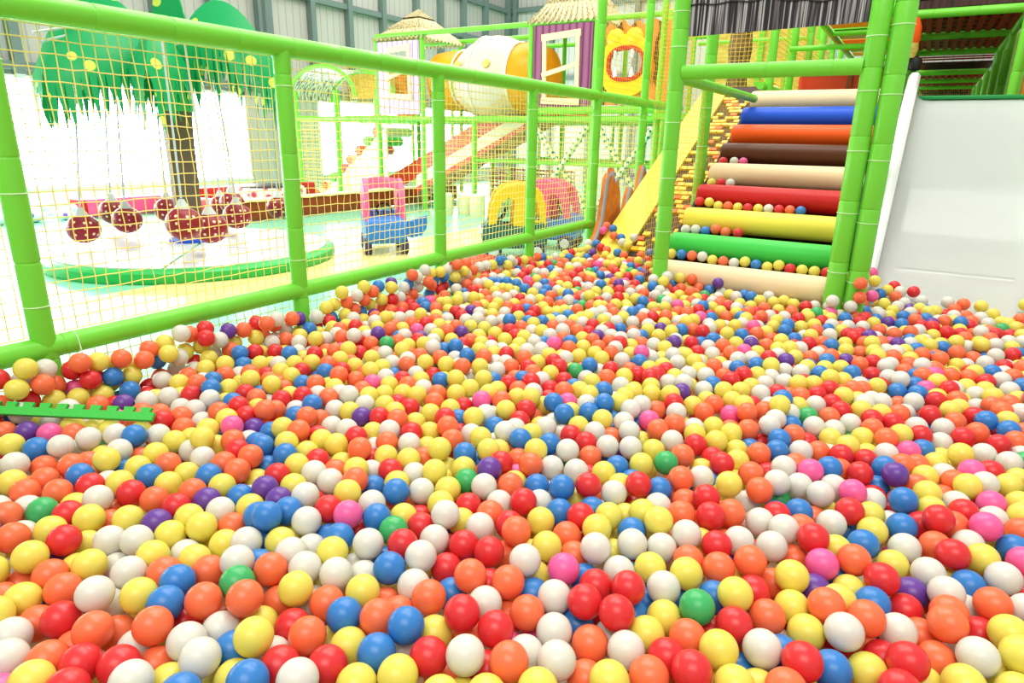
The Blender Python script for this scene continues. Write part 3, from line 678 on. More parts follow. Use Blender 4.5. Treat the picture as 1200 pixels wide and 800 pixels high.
# monster-mouth panel beside the purple house
t = thing('mouth_panel', 'orange striped panel with a yellow-lipped toothed mouth opening', 'panel', (-4.05, YF, 1.8))
def ell(cx, cz, a, b, n=40, p=2.0): return [(cx + a * abs(math.cos(q)) ** (2 / p) * (1 if math.cos(q) >= 0 else -1), cz + b * abs(math.sin(q)) ** (2 / p) * (1 if math.sin(q) >= 0 else -1)) for q in (2 * PI * i / n for i in range(n))]
MC, MZ = -4.1, 2.45
rag = [(-4.55, 1.86), (-3.38, 1.88), (-3.38, 3.03), (-3.6, 3.0), (-3.7, 3.06), (-3.85, 2.98), (-3.95, 3.05), (-4.1, 2.97), (-4.2, 3.08), (-4.3, 2.96), (-4.42, 3.04), (-4.5, 2.93), (-4.6, 2.85), (-4.55, 2.75), (-4.62, 2.65), (-4.55, 2.55), (-4.62, 2.42), (-4.55, 2.3), (-4.62, 2.18), (-4.55, 2.05)]
obj('board', outline([rag, ell(MC, MZ, .27, .2, p=2.8)], .03, plane_xz(YF - .04)), M['tiger'], t, smooth=False)
def ringm(ci, a0, b0, a1, b1, y0, m, nm, p=2.4):
    obj(nm, outline([ell(MC, MZ + ci, a0, b0, p=p), ell(MC, MZ, a1, b1, p=2.8)], .05, plane_xz(y0), .012), m, t)
ringm(-.03, .40, .43, .29, .235, YF - .08, M['caryellow'], 'lip'); ringm(0, .30, .245, .265, .2, YF - .1, M['red'], 'gum')
for sx in (-.2, .1):
    b = BM(); lathe(b, [(.15, 0), (.14, .05), (.08, .09), (0, .1)], (0, 0, 0), 'z', 20); bmesh.ops.rotate(b, cent=(0, 0, 0), matrix=Matrix.Rotation(PI / 2, 3, 'X'), verts=b.verts[:]); bmesh.ops.translate(b, vec=(MC + sx, YF - .04, MZ + .36), verts=b.verts[:]); obj('brow', b, M['caryellow'], t)
for sx, sz, dn in ((-.18, .19, -1), (.1, .2, -1), (-.17, -.19, 1), (.1, -.19, 1)):
    b = BM(); lathe(b, [(.045, 0), (.035, .06 ), (.015, .12), (0, .15)], (0, 0, 0), 'z', 10)
    if dn < 0: bmesh.ops.rotate(b, cent=(0, 0, 0), matrix=Matrix.Rotation(PI, 3, 'X'), verts=b.verts[:])
    bmesh.ops.translate(b, vec=(MC + sx, YF - .1, MZ + sz), verts=b.verts[:]); obj('tooth', b, M['plush'], t)

# bulbous tube tunnel between the two houses
t = thing('tube_tunnel', 'bulbous white and yellow tube tunnel between the two play houses', 'tunnel', (-6.9, YF + .5, 1.8))
def segtube(pts, rs, m, nm, seg=36):
    b = BM(); tube(b, pts, rs, seg, False); bmesh.ops.solidify(b, geom=b.faces[:], thickness=.02); return obj(nm, b, m, t)
yc = YF + .55; zc = 2.34
def bulge(x0, x1, r0, rm, r1, m, nm, n=10):
    return segtube([(x0 + (x1 - x0) * i / n, yc, zc) for i in range(n + 1)], [r0 * (1 - i / n) + r1 * i / n + (rm - (r0 + r1) / 2) * math.sin(PI * i / n) for i in range(n + 1)], m, nm)
bulge(-8.05, -7.5, .5, .52, .52, M['shellY'], 'end_section'); bulge(-7.5, -7.0, .46, .62, .71, M['shell'], 'white_section'); bulge(-7.0, -6.3, .71, .72, .58, M['shell'], 'white_section'); bulge(-6.3, -5.75, .58, .58, .48, M['shellY'], 'end_section')
for x, r in ((-7.5, .53), (-7.0, .725), (-6.3, .6)):
    b = BM(); tube(b, [(x, yc + r * math.cos(q), zc + r * math.sin(q)) for q in (2 * PI * i / 40 for i in range(41))], .016, 6, False); obj('flange', b, M['shell'], t)
for x, dz in ((-7.22, .2), (-6.62, .2)):
    b = BM(); lathe(b, [(.075, 0), (.07, .03), (.03, .05), (0, .055)], (0, 0, 0), 'z', 16); rt_ = Matrix.Rotation(math.radians(68), 3, 'X'); bmesh.ops.rotate(b, cent=(0, 0, 0), matrix=rt_, verts=b.verts[:]); bmesh.ops.translate(b, vec=(x, yc - .67, zc + dz), verts=b.verts[:]); obj('vent_cap', b, M['ochre'], t)
b = BM(); net(b, (-7.3, YF + 1.6, 1.75), (1.3, 0, 0), (0, 0, .55), 14, 7, .02, .01); o = obj('lattice', b, M['redplastic'], t)

# striped slide down to the second pool
t = thing('striped_slide', 'long red and white striped slide sloping down under the tube tunnel', 'slide', (-7.6, YF + .7, 0))
def zl(x, off): return 1.29 + off + .49 * (x + 8)
def band(o0, o1, y0, y1, m, nm, xb=-10.0, ext=.35):
    top_ = 1.6; x0 = -8 + (top_ - 1.29 - o0) / .49; x1 = -8 + (top_ - 1.29 - o1) / .49
    xs = max(xb, -8 + (.04 - 1.29 - o1) / .49)
    b = BM(); prism(b, [(x0, y0, top_), (x1, y0, top_), (xs, y0, zl(xs, o1)), (max(xs - ext, xb - .3), y0, max(.04, zl(xs, o1) - .05)), (xs - ext * .3, y0, zl(xs - ext * .3, o0))], (0, y1 - y0, 0)); return obj(nm, b, m, t, smooth=False)
band(0, -.35, YF + .62, YF + .66, M['redplastic'], 'far_wall'); band(-.35, -.60, YF + .5, YF + .56, M['shell'], 'centre_rail', -8.7, .06); band(-.60, -.72, YF + .44, YF + .49, M['redplastic'], 'slide_bed', -8.7, .06); band(-.72, -.92, YF + .38, YF + .43, M['bark_and_shade'], 'shaded_underside', -8.6, .06)  # lowest band's brown paints in the shade on the slide's underside
# second flight of rollers
t = thing('roller_steps', 'pale roller steps with red ends beside the lilac play house', 'steps', (-10.2, YF + .4, 0))
RC = ('cream', 'cream', 'green2', 'pink', 'cream', 'redplastic', 'green2', 'cream')
for k, c in enumerate(RC):
    x, z = -11.15 + .25 * k, .12 + .185 * k; b = BM(); lathe(b, [(.09, YF + .09), (.1, YF + .11), (.1, YF + 1.1), (.09, YF + 1.12)], (x, 0, z), 'y', 22); ro = obj('roller', b, M[c], t)
    b = BM(); lathe(b, [(.09, YF + .088), (.085, YF + .08), (0, YF + .08)], (x, 0, z), 'y', 22); obj('end_cap', b, M['green2' if k in (2, 6) else 'redplastic'], ro)
b = BM(); prism(b, [(-11.2, YF + .12, 0), (-9.16, YF + .12, 1.5), (-9.14, YF + .12, 1.5), (-9.14, YF + .12, 0.02)], (0, .03, 0)); obj('side_board', b, M['shell'], t, smooth=False)

# cream stools, red block
for (x, y, lb) in ((-7.25, 9.6, 'cream drum stool standing nearest the pink roofed toy car'), (-6.98, 9.85, 'cream drum stool in the middle of the row of three'), (-6.66, 9.78, 'cream drum stool nearest the yellow roofed toy car')):
    s = thing('drum_stool', lb, 'stool', (x, y, 0), 'cream drum stools')
    b = BM(); lathe(b, [(.13, 0), (.14, .02), (.14, .34)], (x, y, 0), 'z', 26); obj('drum', b, M['cream'], s)
    b = BM(); lathe(b, [(.14, .34), (.145, .36), (.13, .385), (0, .39)], (x, y, 0), 'z', 26); obj('seat_pad', b, M['plat'], s)
t = thing('step_block', 'low red padded block on the floor just behind the fence', 'block', (-3.55, 5.3, 0))
b = BM(); box(b, (-3.75, 5.0, .0), (-3.35, 5.55, .2), .03); obj('pad', b, M['red'], t)
b = BM(); box(b, (-3.755, 4.995, .0), (-3.345, 5.555, .03), .01); obj('base', b, M['black'], t)

# ------------------------------------------------------------------ toy cars
def toy_car(loc, rotz, roofm, bodym, label, door=None):
    """front faces local -Y; 0.44 wide, 0.72 long, 0.85 high"""
    t = thing('toy_car', label, 'toy car', loc, 'ride-on toy cars outside the pit', rotz)
    def part(nm, bm, m, par=t): return obj(nm, bm, m, par, local=True)
    b = BM()
    side = [(-.37, .16), (-.385, .32), (-.34, .42), (-.18, .455), (-.14, .36), (.16, .36), (.2, .455), (.33, .47), (.385, .38), (.37, .16), (.32, .13), (-.3, .13)]
    for x0, x1 in ((-.235, .235),):
        prism(b, [(x0, y, z) for y, z in side], (x1 - x0, 0, 0))
    bmesh.ops.bevel(b, geom=b.edges[:], offset=.03, segments=3, affect='EDGES')
    body = part('body', b, bodym)
    b = BM(); box(b, (-.16, -.12, .35), (.16, .17, .372), .005); part('seat', b, M['black'])
    # roof frame: two arched sides and a bowed top
    outer = [(-.30, .34), (-.27, .60), (-.22, .74), (-.12, .82), (.02, .85), (.18, .83), (.28, .76), (.33, .62), (.34, .40)]
    loopA = outer + [(-.02, .36), (-.01, .55), (.0, .64), (-.03, .70), (-.09, .71), (-.17, .64), (-.21, .52), (-.23, .34)]
    for s in (-1, 1):
        me = outline([loopA, [(.15, .44), (.14, .6), (.16, .69), (.21, .70), (.26, .64), (.285, .5), (.29, .44)]], .035, plane_yz(.205 * s) , .012); part('side_frame', me, roofm)
    b = BM(); R_ = []
    for y, z in [(-.27, .62), (-.22, .74), (-.12, .82), (.02, .85), (.18, .83), (.28, .76), (.32, .66)]:
        R_.append([b.verts.new((x, y, z + .03 * (1 - (x / .2) ** 2))) for x in (-.22, -.12, 0, .12, .22)])
    for A, B in list(zip(R_, R_[1:]))[1:-1]:
        for k in range(4): b.faces.new((A[k], A[k + 1], B[k + 1], B[k]))
    bmesh.ops.solidify(b, geom=b.faces[:], thickness=.025); part('roof', b, roofm)
    b = BM(); tube(b, [(0, -.2, .42), (0, -.12, .5)], .012, 8); tube(b, [(.085 * math.cos(q), -.115 + .03 * math.sin(q), 0.51 + .07 * math.sin(q)) for q in (2 * PI * i / 20 for i in range(21))], .011, 8, False); part('steering_wheel', b, M['black'])
    for sx in (-1, 1):
        for y, r in ((-.25, .1), (.25, .1)):
            b = BM(); lathe(b, [(r * .9, sx * .175), (r, sx * .185), (r, sx * .24), (r * .9, sx * .25), (r * .6, sx * .252)], (0, y, r), 'x', 24); wl = part('wheel', b, M['tyre'])
            b = BM(); lathe(b, [(r * .62, sx * .247), (r * .55, sx * .261), (r * .2, sx * .265), (0, sx * .265)], (0, y, r), 'x', 20); part('hub', b, M['hub'], wl)
        if door: continue
        b = BM(); lathe(b, [(.05, -.375), (.045, -.395), (.02, -.405), (0, -.405)], (sx * .15, 0, .31), 'y', 16); part('headlight', b, M['hub'])
    if door:
        me = outline([[(0, .14), (.08, .12), (.2, .14), (.26, .22), (.28, .36), (.18, .34), (.08, .30), (0, .30)]], .03, Matrix.Translation((.24, -.12, .06)) @ Matrix.Rotation(door, 4, 'Z') @ plane_xz(0), .01); part('door', me, bodym)
    return t
toy_car((-5.42, 5.95, 0), AZ + .30, M['pink'], M['carblue'], 'pink-roofed blue toy car on the yellow floor band, door hanging open', .2)
toy_car((-3.95, 6.55, 0), AZ - 1.48, M['caryellow'], M['teal'], 'yellow-roofed teal toy car close behind the fence')
toy_car((-3.92, 7.45, 0), AZ + 1.2, M['pink'], M['carblue'], 'pink-roofed blue toy car half hidden behind the yellow-roofed one')

# ------------------------------------------------------------------ foam mat edge lying on the balls
mA, mB, mV = V((-2.49526484, .81757368, .425)), V((-2.0516885, 1.08738293, .41)), V((-.39874268, .68918282, .60500522)).normalized()
mL = (mB - mA).length; mU = (mB - mA) / mL; mN = mU.cross(mV).normalized()
lp = [(-.11, 0), (mL, 0), (mL, .028)]
x = mL - .012
while x > -.07:
    lp += [(x - .006, .028), (x - .003, .046), (x - .037, .046), (x - .034, .028)]; x -= .056
lp += [(-.11, .028)]
mt = Matrix((mU, mV, mN)).transposed().to_4x4(); mt.translation = mA
tag(obj('foam_mat_edge', outline([lp], .011, mt, .0012), M['matgreen'], loc=mA), 'green foam mat edge strip with square teeth lying on the balls', 'foam mat')

# ------------------------------------------------------------------ the balls
# each ball: x and y in mm (from x=-3 m, y=-1 m), then z in mm times ten plus its colour number
KEYS = ['W', 'Y', 'O', 'R', 'B', 'P', 'K', 'G']
DATA = [2006,1546,3960,2060,1624,4121,2422,1812,4020,1859,1544,4022,3252,2348,3920,3024,2267,4030,3201,2401,4072,2892,2153,3850,2496,1848,3962,2965,2141,4003,3136,2254,3963,1762,1480,3922,2794,2009,3983,1676,1530,4070,2565,1910,3840,2275,1815,3994,
2353,1789,3823,2110,1708,3762,1954,1685,4132,2822,2094,3941,1870,1646,3972,1645,1473,3693,2351,1900,4033,2618,2073,4023,2589,2011,3572,2423,1916,3853,1995,1780,3911,3290,2550,3902,2339,1716,3901,2205,1671,3803,2752,2191,3947,2544,2078,3943,
2662,2021,3700,3059,2336,4022,2261,1744,3804,3320,2681,3860,2250,1919,3852,2442,2011,3672,1736,1586,3921,2881,2269,3722,1401,1527,3931,2131,1788,3774,1816,1428,3803,2726,1973,3792,2958,2271,3671,2984,2331,4042,2201,1813,3862,2812,2265,4021,
1395,1602,3923,2207,1601,4060,3221,2707,3963,2829,2194,3823,1894,1796,3902,3015,2188,3684,2905,2406,3961,1884,1462,3833,1956,1446,3980,1553,1521,3712,3080,2510,3943,3075,2232,3581,1802,1355,3921,2367,2054,3852,1517,1595,3741,2129,1556,3994,
2291,2016,3952,2515,1996,3640,1934,1565,3840,2665,2235,3770,2109,1952,3824,2471,2080,3730,2607,2165,3983,2813,2411,3972,2023,1870,3830,3020,2556,3942,3119,2370,3720,2957,2515,3826,1810,1600,3944,3320,2377,4071,1625,1625,3790,2669,1920,3821,
2013,1985,3920,1682,1363,3750,2486,2261,3970,2695,2304,3831,3309,2451,3971,2152,2013,3940,1505,1462,3641,2449,2166,3826,2112,1862,3791,3295,2877,4066,2755,2120,3702,1597,1825,3791,3191,2844,4103,2753,2365,3832,2367,2129,3970,2265,2133,3783,
1746,1908,4174,2926,2579,4063,2841,2529,3800,1761,1657,3914,1325,1692,3791,1266,1546,3832,3228,2264,3821,2545,2351,3790,2292,2214,4002,1525,1701,3830,1615,1396,3700,2188,1742,3611,1813,1973,3910,2126,1627,3743,3206,2548,3850,3191,2354,3482,
2059,1807,3632,2678,2094,3611,2691,2168,3561,1746,1403,3722,2280,1670,3761,2680,2561,3933,3174,2631,3720,1820,1765,4000,2736,2047,3693,1450,1675,3690,1934,1636,3590,2920,2339,3661,2576,2451,4011,3112,2934,3934,2650,2450,3880,1760,1730,3712,
3124,2717,3710,3284,2747,3841,2102,2175,4030,2190,2132,3693,1953,1843,3880,2371,2228,3781,2867,2035,3801,1477,1531,3702,2354,1981,3720,1888,2044,3986,3134,2493,3453,2725,2455,3813,2614,2290,3741,1546,1771,3661,2911,2863,3840,1962,1918,3881,
2607,2392,3670,2990,2799,3883,2761,2777,3902,2855,2602,3940,3086,3069,4035,1278,1826,3723,1880,1720,3977,3114,2813,3754,2955,2728,3750,2224,2365,3853,1182,1648,3757,1873,1379,3923,1255,1751,3840,2681,2751,3971,1406,1746,3751,2193,2057,3493,
2294,2338,3631,3268,3119,3981,1893,2223,3794,1071,1873,3951,1747,1843,3790,2304,1868,3531,2183,1949,3670,2462,2608,3963,2187,2209,3770,2792,2638,3730,2118,2108,3720,2535,2156,3793,3102,2646,3561,1599,1695,3711,2080,2033,3883,1350,1848,3642,
3034,2669,3764,2719,2624,3832,2041,1728,3503,2341,2531,3923,3256,2653,3564,2278,2490,3854,3144,2567,3455,861,1846,3920,1939,2095,3804,2950,2063,3932,3069,2438,3724,1935,2284,3650,1119,1715,3782,2409,2558,3750,1039,1669,3752,2448,2354,3861,
867,1925,3890,1721,2052,3950,2988,2899,3966,2552,2717,3912,2571,1825,3911,2085,2380,3810,867,1718,3880,1295,1615,3751,3050,2757,3711,2996,3058,3843,3127,2180,3863,1423,2059,3792,1697,2164,3790,1801,2129,3921,2795,2849,3920,1875,1869,3820,
2765,2518,3730,487,1899,4821,1145,1582,3832,1811,2049,3863,2494,1914,3600,1677,1830,3541,515,1886,4070,2646,2642,3963,474,1942,5421,1687,1670,3752,1742,1530,3382,2136,2559,3862,3189,2770,3712,1920,2364,3861,1554,1908,3670,3259,3345,4001,
2379,2323,3572,1577,1454,3422,2608,2546,3812,1195,2104,4061,2383,2396,3763,3324,3072,3826,491,1977,4762,1686,1744,3641,2554,2246,3670,2837,2347,3653,1852,2477,3941,982,2007,3964,2627,2890,3843,2477,2809,3807,1298,1920,3611,2850,2905,3720,
736,1764,3961,1892,1523,3382,1472,1782,3685,1738,1979,3924,2445,2439,3761,2868,2976,3926,1224,1909,3694,2613,1943,3362,798,1805,3834,3376,3221,3841,2005,1613,3624,1395,2128,3882,3209,2473,3862,1920,1980,3774,3359,2872,3664,1805,1896,3701,
2012,2077,3777,1639,2344,3912,2188,2705,3860,964,1670,3811,3170,3031,3861,2706,3050,3732,1539,2341,3801,2179,2616,3630,1581,2032,3825,3255,2972,3843,1154,1782,3763,1445,1853,3713,2411,2773,3711,2058,2449,3965,1448,1989,3681,1251,1677,3733,
487,2109,5182,2141,2433,3762,2046,2143,3643,587,2001,3970,2274,2825,3750,2715,2887,3782,2346,2846,3810,2312,2413,3574,607,2088,3852,1622,2172,3800,3391,3395,3860,2596,2777,3790,1625,1890,3532,488,2133,4453,2000,2322,3721,1247,2065,3670,
2507,2878,3832,1070,2085,3681,996,1737,3682,1157,2373,3972,1941,1773,3362,1067,1797,3754,1196,1984,3672,1479,1920,3665,1204,1837,3751,3277,3558,3783,2680,2376,3682,2260,2620,3730,1540,5665,5491,1615,5665,5524,1691,5665,5512,1766,5665,5520,
1839,5665,5351,1915,5665,5342,1990,5665,5300,2063,5665,5471,2137,5665,5344,2212,5665,5271,2285,5665,5471,2358,5665,5313,2433,5665,5321,2509,5665,5311,2584,5665,5313,2659,5665,5300,2734,5665,5221,1540,5965,6940,1615,5965,7010,1690,5965,6964,
1763,5965,7152,1837,5965,7002,1926,5965,7003,1540,6266,8843,1616,6266,8831,1688,6266,8601,1763,6266,8622,1838,6266,8571,1913,6266,8573,1989,6266,8571,2064,6266,8600,2139,6266,8613,2215,6266,8622,2290,6266,8614,1540,6566,10151,1615,6566,10193,
1690,6566,10180,1540,6866,11793,1631,6866,11820,1706,6866,11816,2518,2495,3821,2794,2968,3860,3099,2302,3463,2870,2765,3634,3270,2491,3463,3371,2797,3786,1879,2141,3780,3052,3370,3902,3376,3544,3823,1374,1999,3744,2330,2669,3641,1519,1841,3691,
993,1811,3792,3260,2818,3740,3314,3178,3910,1765,2195,3892,2085,2302,3573,1404,1927,3682,2013,2396,3687,3328,3437,3800,1463,2201,3814,2044,1481,3874,486,2213,4314,2914,3036,3884,1385,2324,3952,2567,3055,3781,490,2253,4952,2024,2686,3884,
1964,1504,3491,2243,2760,3552,2196,2492,3624,1117,1994,3751,1981,2561,3901,2828,3375,3760,2170,2282,3712,1014,1940,3810,2699,3244,3980,3314,2310,3701,2441,2979,3760,2377,3018,3852,2508,2660,3684,2513,3003,3713,2049,2952,3894,2067,1570,3581,
3021,2491,3501,1540,2179,3771,2935,3174,3783,2518,2421,3654,1783,2323,3673,2819,3142,3740,3352,3739,3924,2111,2635,3951,1541,1399,3861,1544,2104,3793,493,2336,4672,482,2005,4061,878,1784,3522,617,1856,3725,693,1888,3746,2607,3325,3942,
3285,3248,3926,2764,2296,3534,1725,2481,3750,993,2078,3740,2638,3205,3802,3380,2948,3812,1952,2707,3890,1922,2515,3804,1790,2400,3721,3181,3724,3793,1352,2205,3794,1161,2235,3886,3163,2423,3432,1802,2737,3931,2297,2959,3810,467,2181,4981,
637,2161,3725,3040,2851,3661,3005,2399,3781,1269,1995,3501,3322,3636,3782,905,2143,3793,910,1987,3890,1150,1919,3711,1854,2869,3871,2705,3387,4251,3167,3172,3721,1973,2160,3591,3222,3635,3690,1299,2435,3832,1523,1992,3564,2428,2266,3492,
713,2289,3760,501,2433,4671,1708,2388,3651,1963,2452,3691,2409,2887,3711,1606,1962,3671,950,2570,3871,2751,3110,3704,2892,2572,3362,2595,3142,3791,2460,3293,3722,2052,2523,3833,2413,3084,3912,2153,2355,3610,1898,2640,3791,2407,2099,3404,
2935,3493,3690,2867,2438,3392,2982,3388,3671,2952,2446,3535,435,2016,5110,1656,2451,3732,495,2078,3931,1632,2087,3791,1768,2632,3902,1440,2561,3705,2046,1931,3470,3120,3345,3716,463,2521,5250,1850,2355,3590,2028,2252,3701,2247,2004,3354,
2183,2989,3861,2145,3088,4064,2199,2820,3693,1282,2657,3880,3127,3854,3740,3152,3486,3813,3039,2943,3630,3416,3699,3854,1657,2016,3785,2866,3199,3612,2888,3331,3621,3058,3273,3750,2822,2707,3673,1972,3016,3934,1823,2583,3742,534,2243,3764,
3215,3520,3570,1409,2253,3871,860,2360,3750,3356,2587,3770,2495,1773,3801,2978,2619,3691,2036,2842,3760,3004,3202,3683,517,2383,3710,2240,3111,3950,2112,2232,3541,481,2286,4121,2107,2733,3754,1310,2321,3871,2744,3187,3784,491,2611,4873,
1347,2069,3762,3093,3440,3881,1865,1937,3500,765,2154,3712,843,2555,3921,3231,2901,3752,2536,2567,3710,2585,2659,3552,3201,3903,3793,1465,2347,3731,1549,2252,3653,1250,2172,3842,1714,2251,3831,1728,2898,3866,1971,1703,3421,1587,2583,3902,
1612,2512,3810,2344,2742,3564,1779,2252,3424,1617,1763,3410,2946,3248,3841,753,2353,3723,3058,3151,3814,2655,2982,3621,3105,3215,3752,2778,3261,3752,1513,2573,3833,3246,3796,3871,2115,3022,3864,2863,3514,3702,2194,2900,3750,2242,2263,3743,
2544,3349,3616,690,2217,3780,1908,2923,3833,1481,2820,3781,2936,2949,3730,3338,3299,3823,2130,2848,3663,3390,3035,3851,3181,2957,3761,3241,3184,3722,3324,2997,3720,2315,3106,3726,1227,2525,3834,1366,2574,3691,2239,2431,3530,3261,3725,3702,
2429,1724,3831,3068,3964,3674,974,2176,3572,1554,2415,3803,3065,3592,3683,2521,3200,3631,1595,2917,3771,1817,1526,3410,2728,2801,3260,1702,2617,3571,1371,1458,3831,1317,2138,3823,3073,4062,3910,1517,3022,3911,1888,2993,4021,1609,2739,3611,
1226,2606,3812,1649,1562,3440,2473,3384,3752,1377,1654,3411,1679,2548,3763,1599,3105,3821,3242,3045,3690,2526,2083,3204,1143,2093,3520,2233,3355,3741,2805,3593,3760,702,2097,3516,2889,3714,3911,1110,2774,3982,1521,2727,3673,1609,2992,3781,
2489,3076,3751,752,1934,3702,2197,1878,3482,3006,3467,3782,1291,2574,3590,1374,3148,3871,2959,3621,3821,460,1935,4223,2902,2091,3431,444,2388,4882,1371,2649,3720,2380,3214,3790,3404,4874,3931,900,2217,3662,1095,2339,3723,2994,3954,3771,
1169,2313,3525,3431,3626,3772,1484,2443,3790,2715,3775,3871,3199,3332,3561,2604,3583,3810,803,2406,3914,1395,2460,3610,623,2389,3791,3409,3885,3912,874,2287,3620,498,2921,4832,556,2552,3811,451,2827,4662,2475,3518,3871,1104,2183,3831,
2252,3019,3820,1447,3168,3872,1090,2500,3783,2404,3342,3681,3159,2887,3573,2631,3082,3501,1024,2363,3843,1477,2274,3631,3295,4692,3812,1164,2900,3911,3395,3131,3751,1018,2287,3862,471,2687,4560,808,2478,3701,3161,3408,3614,1682,1928,3844,
2895,3582,3783,424,2107,4783,1272,3131,3811,3084,3702,3672,1564,2820,3692,496,2163,3761,2820,3901,3961,1385,1503,3222,1131,2566,3803,659,3065,4001,3020,3760,3800,548,2728,3974,3246,4038,3933,1061,2694,3752,2022,2765,3761,2253,3189,3890,
914,2698,3751,1952,3141,3942,3224,4530,3822,551,1955,3500,438,1863,4252,1541,2508,3571,3524,4802,3823,1846,2280,3641,1206,3083,3722,871,2848,3831,443,2753,4775,1446,3013,3694,3421,3811,3821,1891,3511,3794,2395,3520,3720,459,2883,4161,
1507,3213,3851,1790,2940,3862,591,2620,3871,2133,1909,3242,2179,3154,3941,2578,3927,3951,3466,4228,3740,805,3173,4140,3013,4245,3840,1510,1653,3270,3261,4311,3722,472,2492,4300,2999,3557,3783,553,1816,3712,977,2475,3672,2293,3244,3572,
2342,3300,3793,1147,2831,3662,467,3094,4632,2530,3570,3811,1805,2811,3790,2890,3415,3630,2376,2167,3321,1191,3290,3950,1634,2243,3562,3447,4345,3780,3322,3806,3763,3385,3955,3822,554,2801,3853,697,2418,3862,1092,2265,3871,2017,3411,3792,
1130,2437,3682,2122,2923,3701,658,2569,3672,3396,4071,3841,2080,3233,3934,1716,2687,3893,1858,3435,3697,430,2463,4911,2379,2479,3524,2794,3483,3657,1578,3241,3740,2500,3747,3903,2965,4168,3573,3457,4768,3740,3139,3581,3740,682,1962,3691,
2443,1855,3433,2706,3319,3930,3154,4170,3922,2466,3680,3793,2831,3789,3833,459,3257,4340,2361,3680,3770,2202,3785,3740,1982,3664,3780,2699,3962,3770,3345,4122,3620,2909,4244,3732,1108,1643,3590,1438,2684,3741,2890,2666,3732,1006,2798,3824,
2890,4076,3784,2051,3163,3941,1439,2110,3261,1868,2774,3604,2315,3510,3890,2268,2196,3312,1834,2677,3610,2105,3351,3810,673,2734,3701,1812,1631,3243,1258,3377,3904,2741,3665,3732,593,2880,3733,2523,3462,3751,1033,3047,3801,893,3045,3961,
1100,3179,3971,1818,3010,3801,2652,3412,3792,2307,3366,3851,1608,3309,3752,1365,3320,3784,493,2612,3961,1616,2645,3611,2330,3437,3755,1629,3671,3936,3146,3100,3682,1307,2856,3701,1791,3164,3913,2178,3493,3913,1331,2713,3761,3151,4322,3930,
3047,3090,3384,3271,3940,3852,3408,4630,3660,2111,3523,3793,2580,2973,3553,1785,3624,3701,2245,3528,3680,1984,3333,3771,683,2885,3784,441,3343,4631,888,3199,3822,1924,2851,3683,2077,3456,3831,1457,3320,3912,452,3450,5261,2359,3812,3802,
2615,4090,3785,902,2482,3683,2052,2628,3482,3147,3276,3592,3206,4104,3941,2911,3833,3862,1888,3649,3721,3140,3948,3794,3296,4853,3931,2656,3818,3670,480,2994,4850,1794,2470,3472,427,2655,5083,837,2177,3762,1235,2834,3696,506,3016,3822,
1801,3312,3831,3262,5098,3793,423,2039,4402,1659,2794,3721,2482,2216,3364,2794,3725,3713,3329,4342,3672,3473,3944,3780,3389,4297,3723,1527,2886,3712,3219,3254,3570,2577,3411,3881,857,3283,4065,1217,2453,3594,1804,3387,3913,2293,4043,3610,
1406,2824,3671,2923,2208,3454,3184,4763,3771,890,2771,3703,2767,3828,3791,1666,2868,3563,3171,2282,3361,2857,3647,3773,1033,3136,3760,1405,2177,3334,1342,2786,3611,2031,3779,3936,2156,4353,3793,1244,2323,3534,2808,5259,5612,2270,3814,3861,
3444,4013,3842,952,3238,3837,2816,5261,4772,1711,2316,3440,949,2938,3881,3151,4545,3832,423,1873,5133,580,3031,3760,2963,3696,3840,733,3165,3972,2779,5223,4240,1192,1720,3561,1031,2944,3711,2622,2170,3254,1704,3133,3743,3446,5737,4181,
791,3445,3812,2681,5200,4490,987,2691,3594,450,3561,4880,1597,3440,3782,2273,4395,3751,2833,4460,3671,1368,3642,3731,1990,3206,3841,2374,4061,3792,805,2733,3641,2590,3749,3660,496,2942,3840,2152,4169,3613,741,2008,3611,1904,3721,3832,
3416,5155,3920,3025,3656,3711,2175,3308,3841,2064,1656,3440,2935,4580,3951,2604,4251,3941,2492,2362,3251,2421,3999,3730,423,2502,3690,1682,3412,3791,766,2959,3723,423,2549,4311,3420,4449,3764,3469,4962,3790,2092,4075,3785,3294,4541,3571,
795,2818,3721,1183,2157,3531,2402,4498,3722,2754,3368,3634,2640,4189,3711,2841,4133,3751,2859,2148,3164,3491,4406,3842,963,2254,3470,783,2289,3460,2512,3957,3754,2283,3683,3660,2544,3807,3801,815,2016,3701,2313,4150,3802,2073,3092,3840,
2763,4488,3734,445,3626,5251,1760,3535,3800,2399,2631,3611,424,2105,4036,473,3820,4901,424,2919,4723,1308,1746,3302,3025,4899,3762,1874,3297,3713,2628,3983,3620,1712,2972,3861,2056,3694,3754,2749,3543,3751,2736,4660,3810,833,2089,3602,
2957,4305,3763,1998,3085,3766,1288,2500,3462,2233,2955,3422,2565,2901,3401,821,3030,3792,1374,2891,3732,1862,3196,3643,608,2697,3634,1699,3691,3772,2702,4232,3682,2012,4005,3680,473,2734,3982,1979,4170,3681,1980,3542,3703,2519,4646,3714,
455,3752,4301,2080,3972,3731,1518,2648,3781,3256,5339,3842,3410,3316,3691,1499,3447,3763,2207,3425,3761,3088,5822,4443,2150,3883,3750,1434,1449,3432,637,3583,3881,1270,3241,3712,2802,2875,3227,2256,1818,3230,2662,4460,3733,1162,2974,3831,
954,2863,3882,684,2495,3704,1375,2972,3701,1749,3747,3761,2382,2027,3162,2771,3997,3744,3356,5736,4182,1103,3642,3675,2864,5710,5051,3095,4962,3842,3275,5739,4190,1595,2307,3421,2869,5577,4326,2848,4695,3803,493,3175,3944,1878,4077,3770,
